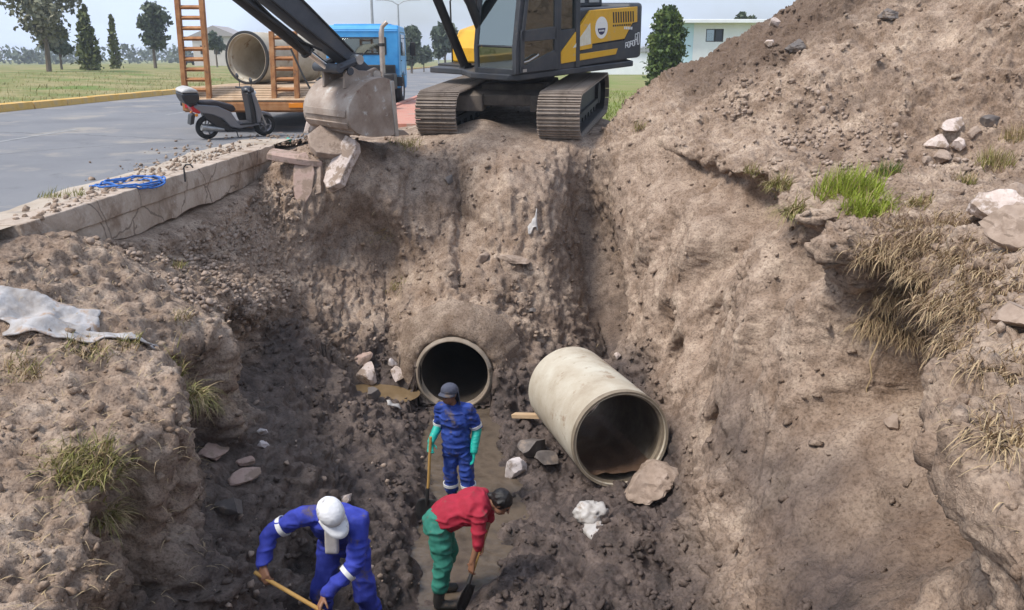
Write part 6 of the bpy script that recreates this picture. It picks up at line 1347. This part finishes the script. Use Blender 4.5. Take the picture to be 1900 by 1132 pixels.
# ================================================================ background: trees, house, lamp posts, far buildings
def foliage(mb_v, mb_f, c, r, n, size, r_, shell=.55):
    d = r_.normal(size=(n, 3)); d /= np.linalg.norm(d, axis=1)[:, None]; q = (shell + (1 - shell) * r_.rand(n)) ** .6
    p = np.array(c) + d * q[:, None] * np.array(r) * (1 + .22 * r_.normal(size=(n, 1)))
    a = r_.normal(size=(n, 3)); a /= np.linalg.norm(a, axis=1)[:, None]; b = np.cross(a, r_.normal(size=(n, 3))); b /= np.linalg.norm(b, axis=1)[:, None] + 1e-9
    s = size * r_.uniform(.5, 1.3, (n, 1)); i0 = sum(len(x) for x in mb_v)
    V = np.stack([p - a * s, p + b * s * .6, p + a * s, p - b * s * .6], 1).reshape(-1, 3); mb_v.append(V); mb_f.append(i0 + np.arange(4 * n).reshape(-1, 4))
def tree(name, label, x, y, h, wd, mat, seed, kind='round', z0=0., leaf=.22, n=2600, group=None, cat="tree", trunk_mat=None):
    r_ = np.random.RandomState(seed); o = empty(name, (x, y, z0), label=label, cat=cat, group=group); tb = MB(); V = []; F = []
    tb.tube([(0, 0, -.1), (.03 * h * r_.normal() * .3, 0, h * .3), (.05 * r_.normal(), .05 * r_.normal(), h * .62), (0, 0, h * .9)], [.028 * h, .022 * h, .013 * h, .004 * h], 9)
    if kind == 'cone':
        for k in range(16):
            t = k / 15; rr = wd / 2 * (1 - t) ** .7 * (.75 + .25 * min(1, t * 8)) + .06 * wd; foliage(V, F, (r_.normal() * .04 * wd, r_.normal() * .04 * wd, h * (.06 + .92 * t)), (rr, rr, h * .06), n // 16, leaf, r_)
    elif kind == 'column':
        for k in range(22):
            t = k / 21; rr = wd / 2 * (1 - max(0, (t - .55) / .5) ** 2) ** .5 * (.8 + .2 * min(1, t * 6)); foliage(V, F, (r_.normal() * .05 * wd, r_.normal() * .05 * wd, h * (.03 + .93 * t)), (rr, rr, h * .055), n // 22, leaf, r_, .7)
    else:
        nb = 13 if kind == 'round' else 17
        for k in range(nb):
            a = r_.rand() * 6.283; t = r_.rand() if kind != 'tall' else r_.rand() ** .7; zz = h * (.42 + .52 * t) if kind == 'round' else h * (.28 + .68 * t)
            prof_ = math.sin(math.pi * min(.95, max(.12, (zz / h - .25) / .85))); rr = wd / 2 * prof_ * r_.uniform(.2, .75); c = (rr * math.cos(a), rr * math.sin(a), zz); br = wd * r_.uniform(.14, .26)
            foliage(V, F, c, (br, br, br * r_.uniform(.6, .95)), n // nb, leaf, r_); tb.tube([(0, 0, max(h * .25, zz - h * .22)), (c[0] * .5, c[1] * .5, zz - h * .08), c], [.011 * h, .007 * h, .003 * h], 6)
    tb.build("trunk", trunk_mat or M_bark, o)
    VV = np.concatenate(V); FF = np.concatenate(F); me = bpy.data.meshes.new("crown"); me.vertices.add(len(VV)); me.vertices.foreach_set('co', VV.astype(np.float32).ravel()); me.loops.add(FF.size); me.loops.foreach_set('vertex_index', FF.astype(np.int32).ravel())
    me.polygons.add(len(FF)); me.polygons.foreach_set('loop_start', np.arange(0, FF.size, 4, dtype=np.int32)); me.update(calc_edges=True); link("crown", me, o, mat); return o
M_bark = noise_mat("grey_bark", [(.10, .075, .055), (.2, .16, .12)], 5, (.85, .95), bump=.4, stretch=(1, 1, .3))
L_pale = leaf_mat("pale_grey_leaves", [(.085, .09, .055), (.15, .15, .09), (.22, .2, .13)], 1.2); L_con = leaf_mat("conifer_leaves", [(.06, .08, .018), (.14, .15, .04)], 1.)
L_dk = leaf_mat("dark_tree_leaves", [(.055, .075, .045), (.11, .13, .075)], 1.); L_euc = leaf_mat("eucalyptus_leaves", [(.065, .09, .06), (.13, .155, .10)], 1.); L_hedge = leaf_mat("cypress_leaves", [(.02, .045, .008), (.06, .095, .015), (.10, .125, .02)], 1.6)
def px_tree(name, label, px, top, y, wpx, mat, seed, kind, **kw):
    p = at_y(px, 110, y); dep = y * cp_; h = 1.5 + (110 - top) * dep / FPX; z0 = kw.pop('z0', 0.)
    return tree(name, label, p.x, y, h - z0, wpx * dep / FPX, mat, seed, kind, z0, **kw)
px_tree("broadleaf_tree", "large pale loose-crowned tree at the far left above the verge", 88, -45, 62, 125, L_pale, 1, 'round', leaf=.2, n=3600, z0=.6)
px_tree("conifer_tree", "yellow-green conical tree right of the large pale tree", 165, 20, 70, 42, L_con, 2, 'cone', leaf=.22, n=1500, z0=.6)
px_tree("conifer_tree", "small narrow conifer, shortest of the trees on the left skyline", 215, 34, 80, 20, L_con, 3, 'cone', leaf=.2, n=800, z0=.6)
px_tree("broadleaf_tree", "dark round tree alone on the left skyline before the tall ramp", 287, 12, 85, 66, L_dk, 4, 'round', leaf=.3, n=2400, z0=.6)
px_tree("broadleaf_tree", "dark bushy tree below the large pale tree, leftmost on the verge", 112, 50, 75, 60, L_dk, 5, 'round', leaf=.25, n=1500, z0=.6)
px_tree("broadleaf_tree", "hazy green tree seen between the tall ramp and the pipe", 402, 62, 95, 34, L_euc, 6, 'round', leaf=.3, n=1200, z0=.6)
px_tree("eucalyptus_tree", "tall eucalyptus immediately right of the blue truck cab", 763, 52, 95, 44, L_euc, 7, 'tall', leaf=.36, n=2600)
px_tree("eucalyptus_tree", "smaller eucalyptus between the truck and the far lamp posts", 786, 88, 105, 30, L_euc, 8, 'tall', leaf=.34, n=1500)
px_tree("eucalyptus_tree", "tall eucalyptus just left of the excavator's boom cylinder", 826, 50, 100, 46, L_euc, 9, 'tall', leaf=.36, n=2600)
px_tree("eucalyptus_tree", "thin eucalyptus seen past the excavator's boom foot", 862, 66, 110, 40, L_euc, 10, 'tall', leaf=.36, n=1800)
px_tree("cypress_bush", "tall dense green cypress bush beside the pale blue house", 1236, 20, 46, 60, L_hedge, 11, 'column', leaf=.13, n=7000, cat="bush")
px_tree("broadleaf_tree", "dark treetop rising behind the pale blue house", 1380, 30, 62, 40, L_dk, 12, 'round', leaf=.25, n=1500)
# distant belt of trees along the horizon (reads as one mass)
V = []; F = []; r_ = np.random.RandomState(8)
for k in range(230):
    x = -420 + 900 * r_.rand(); y = 260 + 120 * r_.rand(); hh = 3 + 4 * r_.rand() * (1 if x < 60 else .6); foliage(V, F, (x, y, hh * .5), (5 + 4 * r_.rand(), 4, hh * .55), 90, .9, r_, .4)
VV = np.concatenate(V); FF = np.concatenate(F); me = bpy.data.meshes.new("distant_trees"); me.from_pydata(VV.tolist(), [], FF.tolist()); me.update()
tag(link("distant_trees", me, None, L_dk), "hazy belt of distant trees along the horizon", "trees", kind="stuff")
# pale blue flat-roofed house behind the heap
M_hblue = noise_mat("pale_blue_wall", [(.52, .70, .77), (.60, .77, .83)], 1.5, (.8, .9), bump=.1, spots=((.6, .72, .74), 1.2, .6)); M_hwhite = noise_mat("whitewashed_wall", [(.76, .77, .78), (.84, .85, .85)], 1.5, (.8, .9), bump=.1)
hx, hy = 9.3, 50.
hs = empty("house", (hx, hy, 0), label="small pale blue and white flat-roofed house behind the spoil heap", cat="house")
hw_ = MB()
# front wall built round a real window opening
def wall_with_hole(mb, x0, x1, z0, z1, hx0, hx1, hz0, hz1, y0, y1):
    for (a, b_, c, d) in ((x0, hx0, z0, z1), (hx1, x1, z0, z1), (hx0, hx1, z0, hz0), (hx0, hx1, hz1, z1)): mb.box(((a + b_) / 2, (y0 + y1) / 2, (c + d) / 2), (b_ - a, y1 - y0, d - c))
wall_with_hole(hw_, 1.05, 7., 0, 3.45, 1.75, 2.75, 2.45, 3.15, 0, .2); hw_.box((6.9, 3, 1.72), (.2, 5.6, 3.44)); hw_.box((3.4, 5.9, 1.72), (7, .2, 3.44))
hw_.build("wall", M_hwhite, hs, 0, 0)
MB().box((.55, .1, 1.72), (.99, .2, 3.44)).box((.0, 3, 1.72), (.2, 5.6, 3.42)).build("blue_wall", M_hblue, hs, 0, 0)
MB().box((-.55, .12, 1.05), (1.0, .2, 2.1)).build("garden_wall", M_hblue, hs, 0, 0)
MB().box((3.4, 2.9, 3.55), (7.8, 7.0, .2)).build("roof", M_hwhite, hs, .02)
wn = MB(); 
for (c, s) in (((2.25, .05, 2.47), (1., .08, .05)), ((2.25, .05, 3.13), (1., .08, .05)), ((1.77, .05, 2.8), (.05, .08, .7)), ((2.73, .05, 2.8), (.05, .08, .7)), ((2.28, .05, 2.8), (.05, .08, .7))): wn.box(c, s)
wf = wn.build("window_frame", M_dark, hs, 0, 0); MB().box((2.02, .10, 2.8), (.42, .01, .62)).build("pane", M_glass2, wf, 0, 0); MB().box((2.5, .10, 2.8), (.40, .01, .62)).build("pane", principled("dark_pane", (.02, .025, .03), .08), wf, 0, 0)
MB().box((2.0, .3, 2.72), (.36, .02, .45)).build("curtain", principled("pale_curtain", (.6, .56, .52), .8), hs, 0, 0)
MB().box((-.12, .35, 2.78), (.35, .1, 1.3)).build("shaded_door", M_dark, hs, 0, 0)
# far white shed and wall between excavator and bush, far pale house behind the ramps
p = at_y(1196, 110, 95); fs_ = empty("far_shed", (p.x, 95, 0), label="far white shed between the excavator tail and the cypress bush", cat="shed")
MB().box((0, 0, 1.1), (3.6, 4, 2.2)).build("wall", M_hwhite, fs_); MB().prism([(-2.1, 2.2), (2.1, 2.2), (0, 2.9)], 'y', -2.2, 2.2).build("roof", M_steel, fs_)
MB().box((.6, -2.01, 1.2), (.7, .04, .7)).build("window", M_dark, fs_)
p = at_y(415, 110, 120); fh = empty("far_house", (p.x, 120, .6), label="far pale house glimpsed between the tall ramp and the pipe", cat="house")
MB().box((0, 0, 1.9), (6., 6, 3.8)).build("wall", noise_mat("far_cream_wall", [(.5, .46, .42), (.6, .55, .5)], 1, (.8, .9), bump=0), fh); MB().prism([(-3.4, 3.8), (3.4, 3.8), (0, 5.2)], 'y', -3.3, 3.3).build("roof", principled("far_grey_roof", (.35, .32, .31), .8), fh)
for xx in (-1.6, .2, 1.8): MB().box((xx, -3.02, 2.1), (.8, .05, 1.1)).build("window", M_dark, fh)
# dark parked car seen through the tall ramp
p = at_y(362, 118, 135); car = empty("parked_car", (p.x, 135, .62), (0, 0, R(70)), label="distant dark car parked beyond the verge, seen through the tall ramp", cat="car")
MB().prism([(-2., .35), (-2., .8), (-1.5, .95), (-1.0, 1.42), (.6, 1.45), (1.2, .98), (1.9, .85), (2., .4)], 'y', -.8, .8).build("body", principled("black_car_paint", (.015, .015, .02), .25), car, .05)
MB().prism([(-1.35, 1.0), (-.95, 1.36), (.55, 1.38), (1.0, 1.0)], 'y', -.81, .81).build("window", M_glass, car)
for xx in (-1.25, 1.25):
    for yy2 in (-.75, .75): MB().cyl((xx, yy2 - .09, .3), (xx, yy2 + .09, .3), .3, 18).build("wheel", M_rubber, car)
# lamp posts
M_galv = noise_mat("galvanised_steel", [(.32, .33, .34), (.42, .43, .44)], 4, (.4, .6), metal=.5, bump=0)
def lamp(px, top, y, label, arms=1, r0=.10):
    p = at_y(px, 110, y); h = 1.5 + (110 - top) * y * cp_ / FPX; o = empty("lamp_post", (p.x, y, 0), label=label, cat="lamp post", group="lamp posts along the road")
    MB().tube([(0, 0, 0), (0, 0, h * .5), (0, 0, h)], [r0, r0 * .8, r0 * .55], 10).build("pole", M_galv, o); MB().box((0, 0, .1), (.4, .4, .2)).build("base", M_conc, o)
    for s in ((1,) if arms == 1 else (-1, 1)):
        am = MB().tube([(0, 0, h - .05), (s * .5, 0, h + .25), (s * 1.3, 0, h + .38)], .04, 8).build("arm", M_galv, o); MB().box((s * 1.6, 0, h + .38), (.7, .22, .1)).build("lamp_head", M_galv, am, .03)
    return o
lamp(694, -60, 48, "tall lamp post rising behind the blue truck cab"); lamp(742, 14, 78, "double-armed lamp post right of the truck, farther down the road", 2, .12); lamp(814, 66, 120, "distant short lamp post beyond the eucalyptus trees", 1, .1)
# low white wall far right of the excavator
MB().box((0, 0, .55), (18, .2, 1.1)).build("boundary_wall", M_hwhite); bpy.data.objects["boundary_wall"].location = (17, 88, 0); tag(bpy.data.objects["boundary_wall"], "low white boundary wall across the far end of the field", "wall")
# grass standing on the field and the verge
r_ = np.random.RandomState(6); base = []
for k in range(5200):
    x, y = r_.uniform(1.5, 11), 19.5 + 22 * r_.rand() ** 1.6; base.append((np.array([x, y, -.03]), np.array([0, 0, 1.])))
tag(link("field_grass", blades_mesh("field_grass", len(base), None, .26, .012, .8, 5, base, seg=2, curl=.8), None, leaf_mat("field_blades", [(.10, .17, .02), (.20, .26, .04), (.28, .27, .08)], .6)), "rough green grass in the field behind the excavator", "grass", kind="stuff")
base = []
for k in range(6000):
    x, y = -15.4 - 16 * r_.rand() ** 1.5, 14 + 50 * r_.rand() ** 1.3; base.append((np.array([x, y, verge_z(x, y) - .02]), np.array([0, 0, 1.])))
tag(link("verge_grass", blades_mesh("verge_grass", len(base), None, .24, .014, 1., 6, base, seg=2, curl=.9), None, leaf_mat("verge_blades", [(.14, .17, .03), (.26, .23, .08), (.34, .28, .13)], .5)), "dry grass on the verge behind the yellow kerb", "grass", kind="stuff")
# ================================================================ thin daylight haze that pales the far trees
hz = MB().box((0, 215, 14), (1400, 480, 32)).build("haze", None, None, 0, 0)
mz = bpy.data.materials.new("air"); mz.use_nodes = True; nz_ = mz.node_tree; nz_.nodes.clear()
oz = nz_.nodes.new('ShaderNodeOutputMaterial'); vz = nz_.nodes.new('ShaderNodeVolumePrincipled'); vz.inputs['Color'].default_value = (.86, .91, 1., 1); vz.inputs['Density'].default_value = .0008; vz.inputs['Anisotropy'].default_value = .2
nz_.links.new(vz.outputs[0], oz.inputs['Volume']); hz.data.materials.append(mz); tag(hz, "thin pale daylight haze over the whole place", "haze", kind="stuff")
